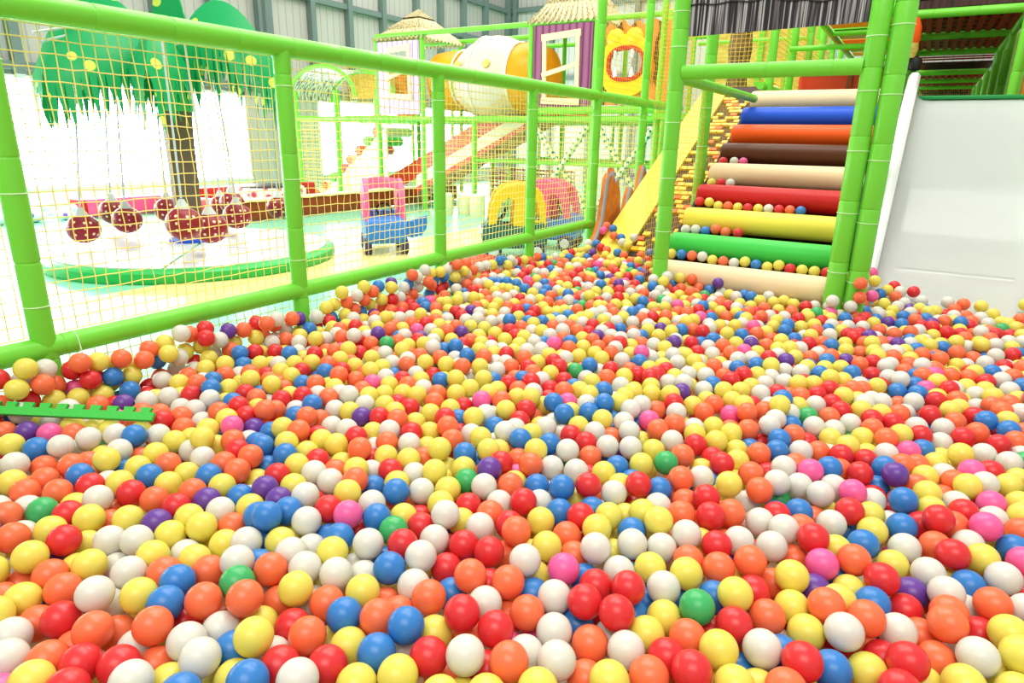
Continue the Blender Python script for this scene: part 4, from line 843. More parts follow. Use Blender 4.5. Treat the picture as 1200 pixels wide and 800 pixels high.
3035,4459,3732,1241,3891,3984,1778,4321,3740,423,2580,5012,1085,3751,3701,423,2425,4264,464,4022,5302,1596,3606,3740,2698,3498,4084,2009,4285,3691,1712,1461,3382,441,3490,4642,2778,4174,3844,1814,1823,3534,2578,4783,3691,1235,2915,3700,
2170,3229,3891,1272,3701,3751,1572,3509,3890,433,2623,4401,2484,4334,3642,1449,2897,3730,3196,5133,3893,2265,4611,3661,3169,4042,3756,536,2481,3622,957,1871,3512,1146,2714,3701,1129,3075,3660,2816,3069,3572,897,3111,3603,2339,4441,3674,
1603,3978,3782,1076,3828,3940,1977,2629,3591,3315,4192,3671,3355,4413,3741,762,3729,3921,2940,3101,3602,482,4153,4672,2894,4502,3552,2972,4390,3851,2462,2520,3381,425,3416,4631,2450,3860,3754,449,3956,4620,1099,3337,3831,728,2785,3650,
2415,4303,3695,2941,5565,3961,2302,2540,3281,3333,5334,3914,2950,4932,3772,2735,3439,3800,2866,3957,3751,2043,4352,3664,2541,4080,3803,2994,5733,4172,3506,5680,3891,2543,4376,3891,3365,4709,3582,448,3691,4862,1550,3914,3880,1049,3591,3792,
3030,4121,3720,2652,4602,3771,2412,3594,3744,3242,4809,3634,1948,2780,3710,1776,3089,3762,645,3136,3790,1723,2756,3594,2466,3147,3640,2603,2085,3230,1737,3463,3813,2171,4798,3612,2546,3688,3651,2351,4260,3691,3088,4297,3602,2306,2068,3433,
1800,3237,3760,1914,3047,3561,1135,3874,3760,469,3828,4163,3250,2582,3340,1157,3773,3681,1455,3865,3791,452,4159,5360,1831,3703,3711,1732,3283,3812,3113,5253,3892,692,3634,3810,1170,3218,3692,1849,2009,3344,1371,4623,4101,3051,5160,3744,
1996,1823,3260,2983,5189,3665,2358,1917,3302,629,3361,3873,872,3561,3616,2594,3860,3630,2624,2245,3144,776,2603,3882,1963,5385,4335,703,4155,3801,465,3452,4041,1251,2760,3672,441,3625,4502,766,4241,3901,1512,3687,3730,3202,5048,3611,
3478,4603,3683,3540,4987,3701,1740,3873,3782,2771,5058,3874,2033,4480,3831,3384,4223,3601,2659,3634,3783,474,4469,5262,470,4454,4451,1851,3077,3870,1895,4241,3681,1679,3336,3783,3601,5468,3721,2239,4254,3734,454,2362,3353,2085,4423,3582,
3174,5446,4041,464,4302,5041,1698,3058,3691,1745,2548,3401,1887,3871,3893,2206,4094,3413,423,3084,4020,3045,4685,3795,1896,4529,3842,2420,4126,3776,954,2388,3744,3473,5491,3700,1280,4522,3880,1784,5384,4392,1684,3518,3851,2638,4347,3720,
2418,3757,3622,3276,3865,3781,2785,4249,3882,1440,3707,3841,1971,2231,3163,1983,1965,3220,3541,4566,3892,2470,4056,3700,3129,4105,3644,2446,4718,3661,2059,3839,3570,3350,4914,3590,2241,4159,3580,1212,1585,3490,939,3385,3840,2914,5119,3691,
2847,4286,3665,1352,3436,3721,423,1968,3653,2191,3946,3651,3486,5199,3813,1274,3063,3470,2586,4990,3841,2943,3899,3702,2345,5276,3771,1522,3831,3760,2780,4088,3741,438,3161,4435,1828,4500,3713,2326,3006,3311,1630,4252,3781,2869,4973,3720,
3345,4009,3460,3138,5720,4110,1311,2932,3703,1643,5217,4321,2542,4929,3793,2356,4640,3706,2193,3655,3753,521,3090,3841,2712,4045,3781,2675,3240,3233,2104,1764,3091,1701,5385,4351,2748,2999,3363,857,3653,3743,1808,3794,3742,2663,4747,3712,
2532,5291,3743,1650,4820,3744,427,3761,5004,1133,2638,3610,3102,4412,3632,955,3574,3700,2781,2210,3273,2118,3653,3681,1744,1322,3586,1956,3830,3571,2818,3311,3353,539,3439,3970,808,3597,3802,1041,3516,3721,1819,3901,3772,2348,4885,3722,
1397,4404,3712,1761,4177,3654,1285,2234,3594,1712,4478,3864,1162,2503,3520,1696,4286,3730,3044,4534,3790,1632,4110,3833,471,3331,3953,2428,3450,3581,2311,3752,3711,1811,4765,3721,3055,5357,3764,2171,4435,3800,1159,4114,3953,695,4057,3851,
1352,3959,3811,3132,5031,3820,3343,5043,3732,2815,4616,3581,2905,2818,3242,2265,5258,3801,1331,3111,3383,1438,2757,3543,468,4560,4671,1310,3895,3702,629,3505,3810,2195,4557,3671,1894,3796,3840,2583,4548,3594,3080,3897,3342,3018,2336,3303,
2248,3603,3721,2518,4720,3864,2111,5283,3800,2393,5344,3801,2042,3024,3681,726,3914,3812,1284,3825,3653,1978,4669,3872,1140,3504,3661,650,2032,3440,1471,3608,3761,2952,4462,3831,2485,5071,3822,1869,2492,3221,1461,3980,3782,3530,5060,3810,
959,3313,3752,545,4363,3910,3517,4317,3744,2202,5299,3884,1209,3568,3602,1672,3761,3844,906,2069,3661,2619,5056,3967,1657,5036,3740,2435,1781,3341,1840,5184,3942,1704,4360,3831,3440,5557,3850,1725,3208,3734,1561,4135,3770,440,3545,4122,
886,3810,3660,2931,5349,3730,1003,3824,3750,1802,4392,3832,954,3649,3801,1018,1996,3302,1234,4182,3853,495,4549,3842,1941,4025,3562,2940,5801,4381,1448,1595,3371,1028,2869,3733,2715,4545,3642,2638,4839,3781,3015,5802,4380,897,4644,3884,
1884,2078,3313,2799,4913,3790,3313,5681,3892,2992,2822,3154,464,3903,4120,1424,3455,3631,3638,5667,3812,2115,4881,3671,434,4054,3982,1365,4033,3784,1584,4870,3731,651,3913,3774,1284,3558,3631,664,4565,3971,2470,4181,3641,2915,4727,3885,
3016,5573,3870,3105,4487,3681,1671,3901,3671,1039,3292,3741,2181,3567,3803,2058,4653,3736,2016,4755,3873,1194,4412,3862,3451,5055,3842,1161,3143,3700,1496,4794,3843,423,2790,4061,2458,5306,3741,923,4370,3820,1373,3510,3690,3005,3321,3401,
533,3292,3801,1494,3522,3691,1208,4045,3761,1577,5200,3934,870,2622,3702,1862,4854,3756,1403,2386,3553,3200,4267,3756,834,3959,3703,1557,4211,3931,482,1924,3481,3534,5418,3647,487,5090,4341,1926,3406,3570,1919,3934,3641,2323,5099,3742,
2798,5742,5201,423,4120,4330,1093,4082,3740,2446,4808,3791,2433,4605,3591,812,3516,3681,883,4043,3655,2290,4756,3801,2777,4842,3661,1026,4052,3611,635,3831,3833,2905,5737,4194,3146,4830,3751,2993,5503,3711,2837,5804,5396,967,4156,3691,
2117,2497,3471,1218,3493,3613,2848,5431,3614,1122,1843,3470,3104,3786,3440,606,3274,3892,423,3688,4061,2901,4643,3712,1448,4097,3780,450,5035,4724,1097,3412,3790,2545,4290,3681,1550,3357,3690,2815,4762,3743,1045,2157,3441,1057,2566,3651,
1243,1787,3182,1238,5105,3794,2725,4304,3720,1110,4613,3752,1269,4273,3641,3597,5131,3740,3490,4154,3631,1602,4472,3672,3039,3015,3393,670,4379,3973,1039,3679,3792,1433,4961,3913,3099,4738,3760,2363,1817,3132,2468,4916,3790,941,2633,3462,
2048,4554,3771,3445,3556,3540,2661,3149,3354,2720,4890,3790,1905,5404,3734,1190,3378,3594,1539,4648,3741,689,3461,3681,3219,3447,3301,2063,2916,3240,1737,4763,3611,3215,3118,3452,1603,3173,3524,2265,4928,3752,1293,3324,3490,1610,3804,3812,
1384,3885,3610,1870,4312,3750,423,2592,3693,1556,5263,4280,1976,1555,2951,2751,5549,4070,2155,3720,3701,3081,4599,3721,442,4615,5122,1404,4823,3610,1913,4456,3571,444,4315,3813,499,3783,3632,1212,3643,3631,901,3924,3623,430,4801,4560,
3213,5575,3871,1032,3373,3813,1498,4487,3931,804,4593,3851,1339,4249,3761,738,2710,3393,3204,4370,3712,2663,4939,3803,979,3989,3760,815,1907,3380,2973,4664,3802,2674,2505,3431,3308,5538,3800,3572,5553,3721,3381,5387,3673,986,4593,3811,
1785,4882,3800,1733,3948,3775,1371,3736,3713,2395,5163,3581,1099,4868,3881,2006,4888,3824,2207,4880,3721,1564,5067,3692,2293,5381,3870,1545,4424,3780,436,4878,4570,2569,4150,3780,1926,4359,3515,3086,5453,3830,1972,4520,3640,423,4727,4452,
3132,5568,3921,1433,4520,3762,1717,4039,3800,1306,4872,3811,2055,5341,3741,935,4253,3751,1643,5288,4550,2106,4711,3624,2866,5176,3803,439,5633,4142,647,3211,3840,2846,5063,3763,1910,4696,3712,2697,5051,3761,1644,4039,3623,3298,2381,3351,
1036,2431,3551,511,3868,3652,423,2678,3890,1349,5152,3905,1431,5338,3974,1102,5398,3784,1212,2679,3700,484,2546,3600,3049,5684,3910,1421,4237,3744,446,4360,4604,2289,4682,3650,759,4765,3824,1454,3212,3260,1912,2976,3302,1072,4411,3830,
1738,1907,3384,1517,4064,3712,3561,5294,3633,3369,5582,3782,696,4267,3750,1592,2459,3320,1081,4517,3661,2192,4952,3860,1198,4680,3864,867,3728,3762,423,4423,4950,2976,5864,4573,1299,5450,3843,444,4091,5010,2406,2830,3161,1527,4351,3780,
1070,1921,3344,557,4218,3742,946,6309,4701,1051,1594,3650,2131,4995,3723,2235,5143,3631,2039,3624,3522,1043,4194,3802,959,6419,5290,3089,2896,3310,481,3571,3511,1162,6277,4334,3604,5236,3841,1495,5000,3730,1098,5221,3722,1154,6040,3991,
1247,4109,3713,629,2980,3500,439,4953,4521,794,4988,3791,2047,4950,3681,3129,4657,3734,751,3996,3581,2934,2891,3161,723,2593,3361,1772,5175,3631,2982,5432,3511,1259,4453,3682,1830,5400,3802,3208,3978,3691,1901,2293,2952,653,2640,3440,
2062,5056,3712,423,2429,3512,429,5436,4161,915,4785,3730,3001,4596,3610,571,5086,3820,1784,4004,3750,3167,5362,3784,864,4206,3611,644,6474,5586,1722,4114,3783,423,3788,3712,1850,3969,3810,423,4233,3674,661,4803,3784,3394,5498,3692,
3665,5820,4431,3328,5248,3661,755,4386,3802,3335,4612,3440,1358,5645,3815,1891,4164,3514,1481,3379,3510,566,2164,3493,1640,2391,3323,1228,4929,3890,1863,1693,3092,3330,5143,3683,2401,3910,3500,698,2952,3401,987,4433,3743,2930,4014,3510,
772,6416,5272,899,6210,4184,1215,2255,3400,1201,4339,3701,771,3301,3710,1641,5162,3800,2573,5354,3690,927,5736,3876,969,6187,4052,2377,4985,3580,865,4131,3682,966,5223,3853,1493,4166,3731,423,3875,5005,590,3957,3864,520,2309,3303,
1387,4895,3781,423,4027,4674,723,6255,4413,2711,4805,3704,765,5152,3960,1730,5333,3772,2471,4532,3442,2433,2459,3021,3146,5187,3753,1913,3570,3370,1117,4961,3813,3029,4343,3670,728,4538,3681,721,6511,5774,450,5196,4530,1162,3945,3700,
845,4386,3770,2595,3481,3653,2435,2651,2953,437,4232,5021,457,4214,4322,1006,5286,3752,681,6180,4025,1163,4214,3774,812,3805,3751,2408,2704,3434,691,3727,3680,760,4920,3786,845,4288,3692,1440,5230,3813,937,5375,3963,3544,5622,3591,
576,3785,3583,2682,5188,3756,3270,4132,3670,2318,3585,3511,2085,2563,3296,2034,2022,3284,1358,1581,3305,990,4776,3724,1129,4281,3852,919,1934,3361,558,4590,3900,882,6344,4890,2677,2299,3104,970,5832,3861,865,5684,3822,2725,5436,3642,
1063,4792,3730,2158,5195,3581,1892,3128,3513,2143,5375,3774,423,1945,4870,2865,4832,3693,555,3368,3771,1354,4323,3761,424,4387,3933,655,5017,3773,2335,4812,3573,1224,5461,3741,886,4935,3724,1895,5140,3661,1954,4943,3750,2457,2036,2956,
1249,6020,3771,708,3343,3711,1022,5914,3961,2984,3824,3590,656,5611,3662,1124,4748,3701,1042,4269,3811,616,6217,4221,2169,4299,3284,980,5095,3732,1556,4531,3742,1004,4704,3564,2566,3268,3372,3085,2368,2952,865,4554,3580,1100,6239,4132,
1999,2972,3350,782,3227,3673,1726,5236,3703,810,6165,3941,1734,4938,3717,599,5156,3803,1604,4683,3581,1519,5127,3730,662,6295,4624,586,5914,3854,792,6229,4282,1893,5033,3682,2656,2783,3341,2824,5543,3812,512,2861,3581,587,6290,4600,
1363,4544,3617,423,2949,4032,1374,4108,3691,1152,5571,3833,2803,5561,4642,2528,2165,3023,3132,4236,3654,460,2101,3302,423,3611,3784,1358,5815,3651,535,4995,3771,3472,4528,3580,1910,2420,3271,2007,5107,3680,1713,4606,3734,2088,3906,3381,
1763,5034,3661,508,3944,3683,1060,5726,3772,1166,5843,3844,1939,3258,3684,3237,2423,3270,590,5534,3823,423,3020,4422,1280,4025,3654,644,5255,3690,1177,3027,3314,2938,3765,3661,828,4842,3683,498,4767,3912,600,2303,3381,766,5556,3641,
1984,2895,3441,3099,4885,3584,2251,4819,3664,548,3598,3722,1523,3759,3534,2263,3143,3304,1986,5409,3650,528,4105,3586,1764,4540,3690,713,5354,3844,644,6540,5932,1574,1855,3101,484,5470,3763,2345,3991,3371,846,6403,5204,478,5870,3850,
892,5218,3722,1285,3632,3463,2122,4610,3510,1282,5240,3812,2918,5260,3584,424,2229,3901,563,5314,3722,2118,2041,3231,2997,2558,3224,423,1877,3534,2652,3530,3580,1878,4956,3511,706,3082,3422,3235,4885,3611,520,4838,3860,734,4631,3731,
1936,2569,3294,1663,3252,3512,445,4991,3872,3005,4032,3583,1366,5222,3690,1263,4718,3762,2802,5258,3602,761,6081,3722,2176,3103,3394,1907,5285,3587,486,3239,3551,423,3390,3934,2764,2719,3090,3198,5294,3705,1049,5125,3720,1391,3578,3420,
874,6129,3751,1925,5208,3513,1948,1881,3211,3315,2928,3431,1997,5290,3580,1185,5397,3685,2715,2656,3152,2310,2904,3305,794,5625,3740,760,5798,3791,2666,5257,4000,1275,5644,3711,2299,4995,3663,423,5337,4183,1176,6187,3863,1849,2216,3182,
1833,5100,3511,2728,5246,3580,3216,2705,3191,1658,5402,3764,981,4876,3713,941,3005,3542,1065,5333,3741,1064,6121,3772,819,5200,3741,1768,2701,3363,619,5783,3652,602,4531,3722,1497,4897,3581,1787,4667,3512,938,5032,3742,974,3467,3585,
1202,1535,2881,2054,4229,3440,1325,6053,3512,1399,4710,3583,456,6212,3733,794,5078,3742,616,6044,3761,423,2258,4601,2556,2543,3021,423,2329,4351,2666,2915,3231,2094,1978,2881,660,6105,3654,3201,2632,3023,677,5852,3671,2121,2163,3163,
2269,2695,3233,2611,4689,3440,1773,1972,3251,3100,2971,3273,987,4971,3651,3441,3451,3767,1858,1766,3310,2777,2413,3301,520,5557,3641,1198,3887,3362,436,5720,3974,1629,4605,3510,442,4623,4370,3466,3752,3692,854,2426,3391,2690,3714,3482,
962,5631,3584,757,3027,3391,1346,5932,3510,3301,5400,3771,722,3559,3582,476,3661,3595,547,4907,3710,586,4811,3624,1814,4234,3442,423,3161,3671,430,4484,3894,423,4280,4444,1358,5533,3772,964,2534,3210,3468,5316,3662,2915,5470,3580,
1036,5797,3871,781,5323,3760,2268,3898,3580,1059,5548,3772,760,4312,3651,424,4774,3861,423,5061,4050,1643,5305,3762,3085,5622,3685,3267,5620,3613,1260,4644,3613,954,3164,3512,1206,5301,3511,3345,4484,3513,567,4740,3754,3404,4998,3691,
1279,1500,3160,2094,4302,3231,423,3016,3670,988,5454,3797,846,5131,3631,2076,4809,3513,3562,4916,3584,1140,5775,3671,1212,4546,3654,2850,2954,3140,1932,2019,3131,466,6286,3721,2727,4418,3512,444,3981,3832,682,2354,3481,605,4306,3581,
496,5959,3691,1473,4298,3581,1606,4364,3580,579,5655,3687,2914,5628,3651,3015,4999,3580,1275,5763,3714,2228,2869,3094,1060,2762,3431,765,4127,3320,1698,2100,3403,1445,5157,3582,1708,5109,3580,608,4119,3581,894,2556,3364,2269,2389,2881,
431,5263,4230,3255,3379,3321,812,4663,3571,2364,4720,3510,3376,3781,3303,1563,4761,3511,3271,4411,3511,2430,1955,3096,563,4665,3840,447,6122,3721,1512,5260,3671,1172,5641,3641,1222,5697,3717,2314,2260,3161,2603,2837,3344,2840,2264,3092,
1909,4622,3511,653,2805,3441,2642,2596,3362,477,6387,3661,3113,2758,3096,1907,2718,3300,1103,2928,3572,537,3528,3260,1755,5404,3721,558,4427,3534,2032,5215,3512,2913,2289,2950,423,4557,4050,2560,5156,3581,1262,5916,3583,3227,5406,3670,
1371,4183,3624,1697,1976,3281,1786,1456,3091,863,3429,3514,1126,5468,3680,441,4115,3540,2328,2614,3092,1183,5919,3673,599,5425,3583,2722,2093,2952,1166,4886,3587,1705,1613,3291,2721,2563,3232,461,2238,3234,2652,5119,3711,3427,4848,3264,
3074,5087,3511,1708,3597,3581,3526,4098,4006,460,5786,3701,2943,4794,3680,2804,2561,3233,3367,2722,3433,1199,4757,3741,2539,2704,3162,473,1812,3793,2386,5067,3443,1782,2621,3163,1325,4676,3830,1773,1578,2811,2285,3329,3232,801,4508,3582,
2707,4150,3514,427,5515,3962,1313,5365,3586,3399,5221,3612,541,5807,3582,1834,5323,3582,2243,4468,3513,2893,3263,3310,1264,4794,3772,2599,4418,3583,1310,5053,3511,2481,2592,3231,424,3278,3713,2811,2794,3234,1029,1858,3322,655,4682,3580,
946,2017,3290,486,4201,3392,782,2021,2957,3165,4953,3510,686,5715,3510,427,4678,3882,611,2497,3510,587,3100,3483,525,2028,3441,2823,2082,3191,1132,5032,3580,3009,4757,3586,1661,4901,3443,488,5148,3581,1088,3239,3542,839,5821,3723,
2419,2378,3093,2420,3388,3092,2721,3886,3583,3214,4695,3442,1288,5177,3372,1413,3080,3441,801,5437,3512,446,4848,3863,424,2163,3541,3296,4066,3441,853,5975,3630,3123,2850,2811,449,5299,3584,1454,2856,3091,2490,2844,2882,423,2043,3604,
1157,6110,3704,1090,2437,3022,2257,3467,3231,2335,4549,3443,1006,5382,3691,639,3051,3270,3141,5499,3623,745,4209,3231,853,2685,3322,1068,4338,3662,423,5126,4534,1299,4582,3474,3109,3045,3322,3052,2636,2880,2060,2209,3025,1067,5961,3590,
868,5381,3582,633,4014,3583,423,5386,3602,2615,3394,3162,3195,4616,3514,2172,2765,3237,2402,3161,3233,2136,3425,3441,2480,3107,2950,1182,5185,3580,2201,4670,3370,2595,2485,3302,681,4914,3581,702,5118,3587,864,5046,3512,1346,4764,3601,
2741,2921,2951,957,3722,3511,921,2834,3234,1984,2723,3162,2910,2701,3090,2399,4386,3510,1093,2862,3161,1504,2780,3160,1986,4595,3580,1652,5235,3510,1990,4419,3442,1831,4589,3511,423,4501,4800,2091,5162,3442,1790,2877,3460,2258,3970,3371,
993,6100,3651,1261,3435,3410,1211,3258,3167,3421,4923,3373,1371,3246,3510,795,1778,2810,423,2171,4383,742,6000,3510,2517,4850,3583,2766,2492,3025,2505,5392,3447,477,6660,3592,2558,2309,3164,2065,2421,3163,506,2173,3020,2209,2564,3090,
1471,4615,3581,2851,2639,3091,578,6233,3581,1580,4972,3512,2873,3884,3452,2159,4016,3441,2092,1694,2813,1306,1830,3021,873,5608,3513,613,3666,3581,1492,4708,3513,2011,2569,2882,2550,1923,2950,1492,3082,3510,491,4359,3307,2762,4986,3512,
2973,2966,3020,2390,3257,3161,2202,3034,3274,2465,2742,3022,1350,5723,3512,1038,6035,3586,1106,4000,3512,2247,4324,3440,2407,4919,3236,2513,4467,3513,1997,2507,3302,2959,5054,3511,437,5211,3682,1519,2382,3161,2875,4352,3432,3495,4676,3510,
926,1715,3302,2139,1833,3092,1061,2257,3194,556,2962,3371,1771,4483,3160,3035,3481,3091,3551,4734,3441,675,1757,3533,1671,4191,3511,1526,2943,3233,423,3456,3414,2953,3442,3167,2282,3829,3092,3323,3133,3303,2176,2485,2882,812,3887,3444,
1124,5293,3442,2996,5262,3512,2342,4105,3272,991,3224,3162,2879,4767,3301,2461,5220,3513,771,5707,3580,2885,2367,3023,581,2072,3163,2563,2399,3023,1445,3788,3440,1181,2590,3230,834,5273,3592,2533,2791,3234,3103,3136,3181,2108,3284,3400,
1500,3286,3370,1784,2086,3261,2798,4380,3441,2535,3416,3162,1816,3494,3441,1232,6110,3586,1635,2575,3160,3592,4831,3441,3194,3700,3094,423,2300,3653,537,2611,3353,1588,5143,3300,3023,2263,3093,979,3091,3370,3152,3853,3022,1734,4415,3370,
2747,4901,3094,1453,4445,3371,1362,2116,3163,1651,2949,3230,942,4537,3511,955,4088,3371,1340,4453,3440,841,2883,3242,2083,2792,3230,1168,3702,3440,1349,4967,3580,777,3114,3516,1102,5877,3581,706,3863,3280,1284,4362,3511,3455,5408,3441,
3142,2684,2882,951,1791,3092,626,4195,3517,2344,2109,2881,2065,1839,2883,490,5639,3584,2579,5436,3372,809,4055,3302,3166,5632,3744,600,4973,3371,1197,1512,4004,690,5542,3300,683,4446,3580,525,5726,3586,2274,3062,3233,952,2092,3112,
3549,4495,3581,1476,1493,2954,738,4833,3580,2803,2339,2950,907,5921,3586,1357,3810,3512,2098,3580,3322,1106,4156,3632,1792,2777,3090,832,1834,3160,1834,3567,3302,1995,4354,3020,2358,5009,2884,689,5467,3581,1954,5348,3301,3309,3208,3162,
2637,4136,3162,2253,1910,3090,1487,2047,3160,2396,4567,3021,1734,2912,3090,1559,4279,3514,3085,3519,3513,2229,2332,3162,2197,5047,3514,517,2752,3304,2027,4704,3230,1733,2991,3164,841,6054,3513,3392,5308,3372,3254,4595,3091,553,3715,3440,
1374,5316,3512,1496,1873,3025,2665,2422,3092,715,5920,3581,3218,5218,3581,441,2903,3460,555,4025,3585,3288,2860,3090,603,3428,3442,995,3641,3163,1985,2097,3021,797,1725,3510,643,5969,3510,509,5383,3580,3181,3790,3374,1135,5110,3514,
1689,2514,3020,2422,5409,3511,1973,1631,2950,2057,2496,2811,2339,3505,3092,2445,2156,2885,2717,2360,2880,2137,2681,3234,817,2352,3090,872,2134,3092,854,1684,3097,3261,5478,3580,530,2246,2880,887,4445,3583,1904,4291,3021,1325,5788,3021,
515,4281,3582,1681,2703,3233,762,2896,3303,2466,4666,3093,1344,2351,3221,444,2827,3440,1098,2046,3024,1989,3723,3305,1155,3311,3301,1863,4400,3371,1315,5590,3303,1192,2382,3232,3100,2443,2954,1549,4916,3024,2389,2568,3020,740,3787,3442,
3130,3648,3372,1542,3989,3370,2857,3367,3024,3307,2783,3161,701,2170,3161,1636,3726,3232,2961,4086,3234,2075,4148,3441,2557,3621,3333,3329,3830,2813,640,5342,3514,2423,4083,3090,3381,2923,3022,2879,5555,3300,1142,4385,3370,929,3266,3161,
1683,3467,3283,1104,3279,2810,1249,2621,3020,2001,5014,3514,1043,3966,3302,1239,3180,3303,1582,3057,3230,1209,5003,3652,2326,3192,3090,980,5986,3512,818,2588,3271,559,3239,3301,1978,4821,3581,2535,2948,2880,2523,4993,3164,1568,3304,3091,
2729,3081,3022,2162,2407,3071,3257,4957,3443,482,6045,3512,1742,4836,3370,926,5508,3511,1156,4482,3441,1091,2127,2813,870,2623,2815,2378,3061,3220,3198,2826,3162,1363,2262,3234,3640,5584,3446,934,6046,3511,437,5582,3511,2830,4672,3090,
2290,2469,2954,2401,4802,3165,910,3350,3093,1151,3827,3091,3210,2523,3027,1286,4940,3230,3373,3663,3300,2601,4936,3300,2652,2035,2882,1982,2444,2881,937,2176,2883,606,4373,3160,1972,2357,3023,1854,1861,3023,3076,2564,3091,860,2210,3021,
1851,2694,2813,423,2741,3411,604,3172,3263,864,5750,3445,552,6010,3585,492,4647,3582,2005,3907,3440,1271,5531,3580,1403,3157,3022,1848,2923,3306,1394,5098,3512,2606,3202,3091,800,3961,3027,2669,3314,3284,1931,4561,3091,1562,1580,3093,
3376,3074,3161,1893,4778,3512,1539,3143,3161,2132,4941,3160,1338,3032,3161,3329,3565,3232,2531,3229,2812,2194,2197,2953,962,2764,3307,912,5811,3372,2774,5151,3581,3283,3486,3443,1238,3962,3441,423,3917,3500,2091,4468,2814,1828,4894,3161,
984,3377,3231,874,1992,3162,1477,2522,3161,1091,4455,3163,2146,4419,3091,2149,5439,3164,2547,3111,3301,1376,1792,3167,2665,4036,3165,1806,4094,3443,2391,4662,2954,797,3384,3306,2497,4783,3232,425,5677,3302,788,5877,3513,680,2269,3093,
2482,3331,3091,1334,3393,3093,1078,4689,3442,2551,2001,2880,3006,2187,2881,1774,1858,2880,431,6669,2881,1509,1794,3021,1786,4353,3020,2651,2691,3370,1024,5321,3091,2059,5016,3021,3170,3937,3092,1224,2525,3026,1169,3184,2955,589,5278,3090,
2162,3628,3097,1650,2160,3094,2859,3460,3021,2074,5432,3375,424,5108,3371,524,6183,3303,2938,3558,3090,1705,4994,3302,2000,3154,3301,746,1955,2951,2205,3865,3091,2312,5273,3094,1784,3788,2951,1305,2177,2954,2244,2627,2812,1041,5639,3442,
1030,1799,2814,3301,4756,3413,1133,2217,3160,675,4126,3160,1966,4231,3161,851,5512,3442,2210,5403,3511,2372,5470,3093,745,3437,3161,3591,4695,4001,433,6450,3510,2507,2264,2810,2919,4478,2817,927,2973,2817,929,5145,3442,1483,3584,2954,
1103,2325,2952,1518,3701,2952,2161,4577,2952,2733,4728,3441,490,5423,2951,2236,3545,2951,2431,5335,3091,1970,3064,3091,1625,3531,3370,2336,3386,3094,1302,3724,3091,3394,5106,3371,756,4443,3303,3371,3482,3372,428,4608,3440,609,2227,3230,
693,4349,3301,1672,3827,3370,789,3671,3371,2130,4491,3442,448,4289,3091,1448,2426,3095,1225,5136,3096,1554,3556,3300,2526,1850,3231,749,2505,3303,679,4264,2952,2729,3207,2811,3048,4089,3021,2068,2107,3023,1611,4853,3023,2585,5512,3090,
1878,3831,2884,2999,2415,3022,2941,4222,3020,2644,3465,3093,3007,5144,3090,3087,5008,3160,1137,4565,3161,1578,5244,3303,427,5459,3230,2794,3413,3184,2954,3037,3231,1676,4534,3513,2286,3637,3021,1654,4416,3301,630,5895,3231,1738,1792,3231,
2902,4139,3231,1609,3381,3231,2336,5378,3230,1181,4282,3236,1055,4919,3514,698,3187,3340,454,6526,3510,3203,4447,3511,2279,3254,2810,999,3553,3024,1549,4719,2880,2881,3037,2953,2149,5021,2950,1551,2599,3233,2711,5149,3162,1460,1728,3160,
2308,4216,3161,2408,3656,3163,679,3964,3163,1093,3698,3164,746,1832,3304,1870,2604,3161,2918,4410,3234,2690,4352,3167,1539,4830,3230,1646,5092,3162,438,2296,2814,2602,2775,2812,1757,3670,3160,2561,5073,3516,483,4444,3510,929,4712,3440,
3202,2927,3100,2910,2500,3233,3058,3197,3171,3380,3265,3232,532,3150,3354,849,3246,3382,838,3321,3440,1793,3355,3211,1933,3190,3370,1791,3043,3184,2178,3188,3263,1992,3465,3331,2714,3492,3321,3272,3995,3330,620,4602,3497,1429,5027,3490,
2898,1893,4001,1254,1320,4001,2072,1309,4007,1181,1425,4001,3670,3871,4000,3883,5139,4001,1414,1366,4002,3677,3463,4002,1542,1316,4005,3869,4053,4001,3725,4928,4000,511,1558,4002,3501,2504,4001,4128,5636,4003,3858,5307,4003,3890,4892,4003,
3611,4510,4005,495,1475,4007,2717,1748,4006,597,1723,4004,4058,4431,4004,3902,3968,4005,2759,1619,4002,893,1524,4001,3780,4308,4002,3734,5676,4002,3662,5398,4003,3732,5349,4003,3588,3482,4005,432,1394,4004,3733,3140,4001,1269,1467,4002,
3866,4404,4001,3825,3547,4004,2355,1563,4003,1915,1093,4001,3810,3297,4000,3664,4862,4002,2810,1891,4000,3762,5455,4004,3714,4592,4002,3979,5208,4003,1040,1320,4002,2558,1607,4003,2931,1805,4002,1394,1215,4002,3503,3364,4003,3662,4721,4004,
3743,3711,4001,613,1483,4000,3570,2374,4007,3717,4181,4001,569,1356,4003,3561,4181,4003,1823,1109,4002,3867,4524,4002,3422,2250,4007,4089,4765,4004,3513,3018,4001,3072,1853,4001,3641,2601,4001,3539,3607,4003,3147,2017,4001,433,1583,4000,
3905,3641,4000,725,1504,4002,3974,5576,4000,3481,2345,4000,3641,2802,4001,2908,1707,4002,4069,4632,4003,3640,3103,4000,3949,5308,4001,495,1698,4003,1235,1239,4007,3525,3869,4002,3801,4747,4003,3631,2970,4003,3515,2613,4001,1538,1221,4001,
836,1408,4002,3899,5670,4000,3584,3689,4000,3744,3610,4003,3642,3949,4002,3858,5037,4004,4003,5127,4002,3801,5549,4000,3671,3298,4001,3761,5095,4004,3851,3757,4000,3684,4112,4002,3574,2526,4001,1635,1271,4003,1768,1181,4002,3513,2853,4002,
595,1632,4002,2835,1735,4003,675,1356,4002,3700,5144,4001,3438,2724,4000,1340,1295,4007,4106,4885,4002,3875,4183,4001,779,1584,4000,4024,4335,4004,3818,3988,4001,3481,2424,4003,3874,3854,4003,3876,4289,4001,3534,2289,4002,3579,3396,4001,
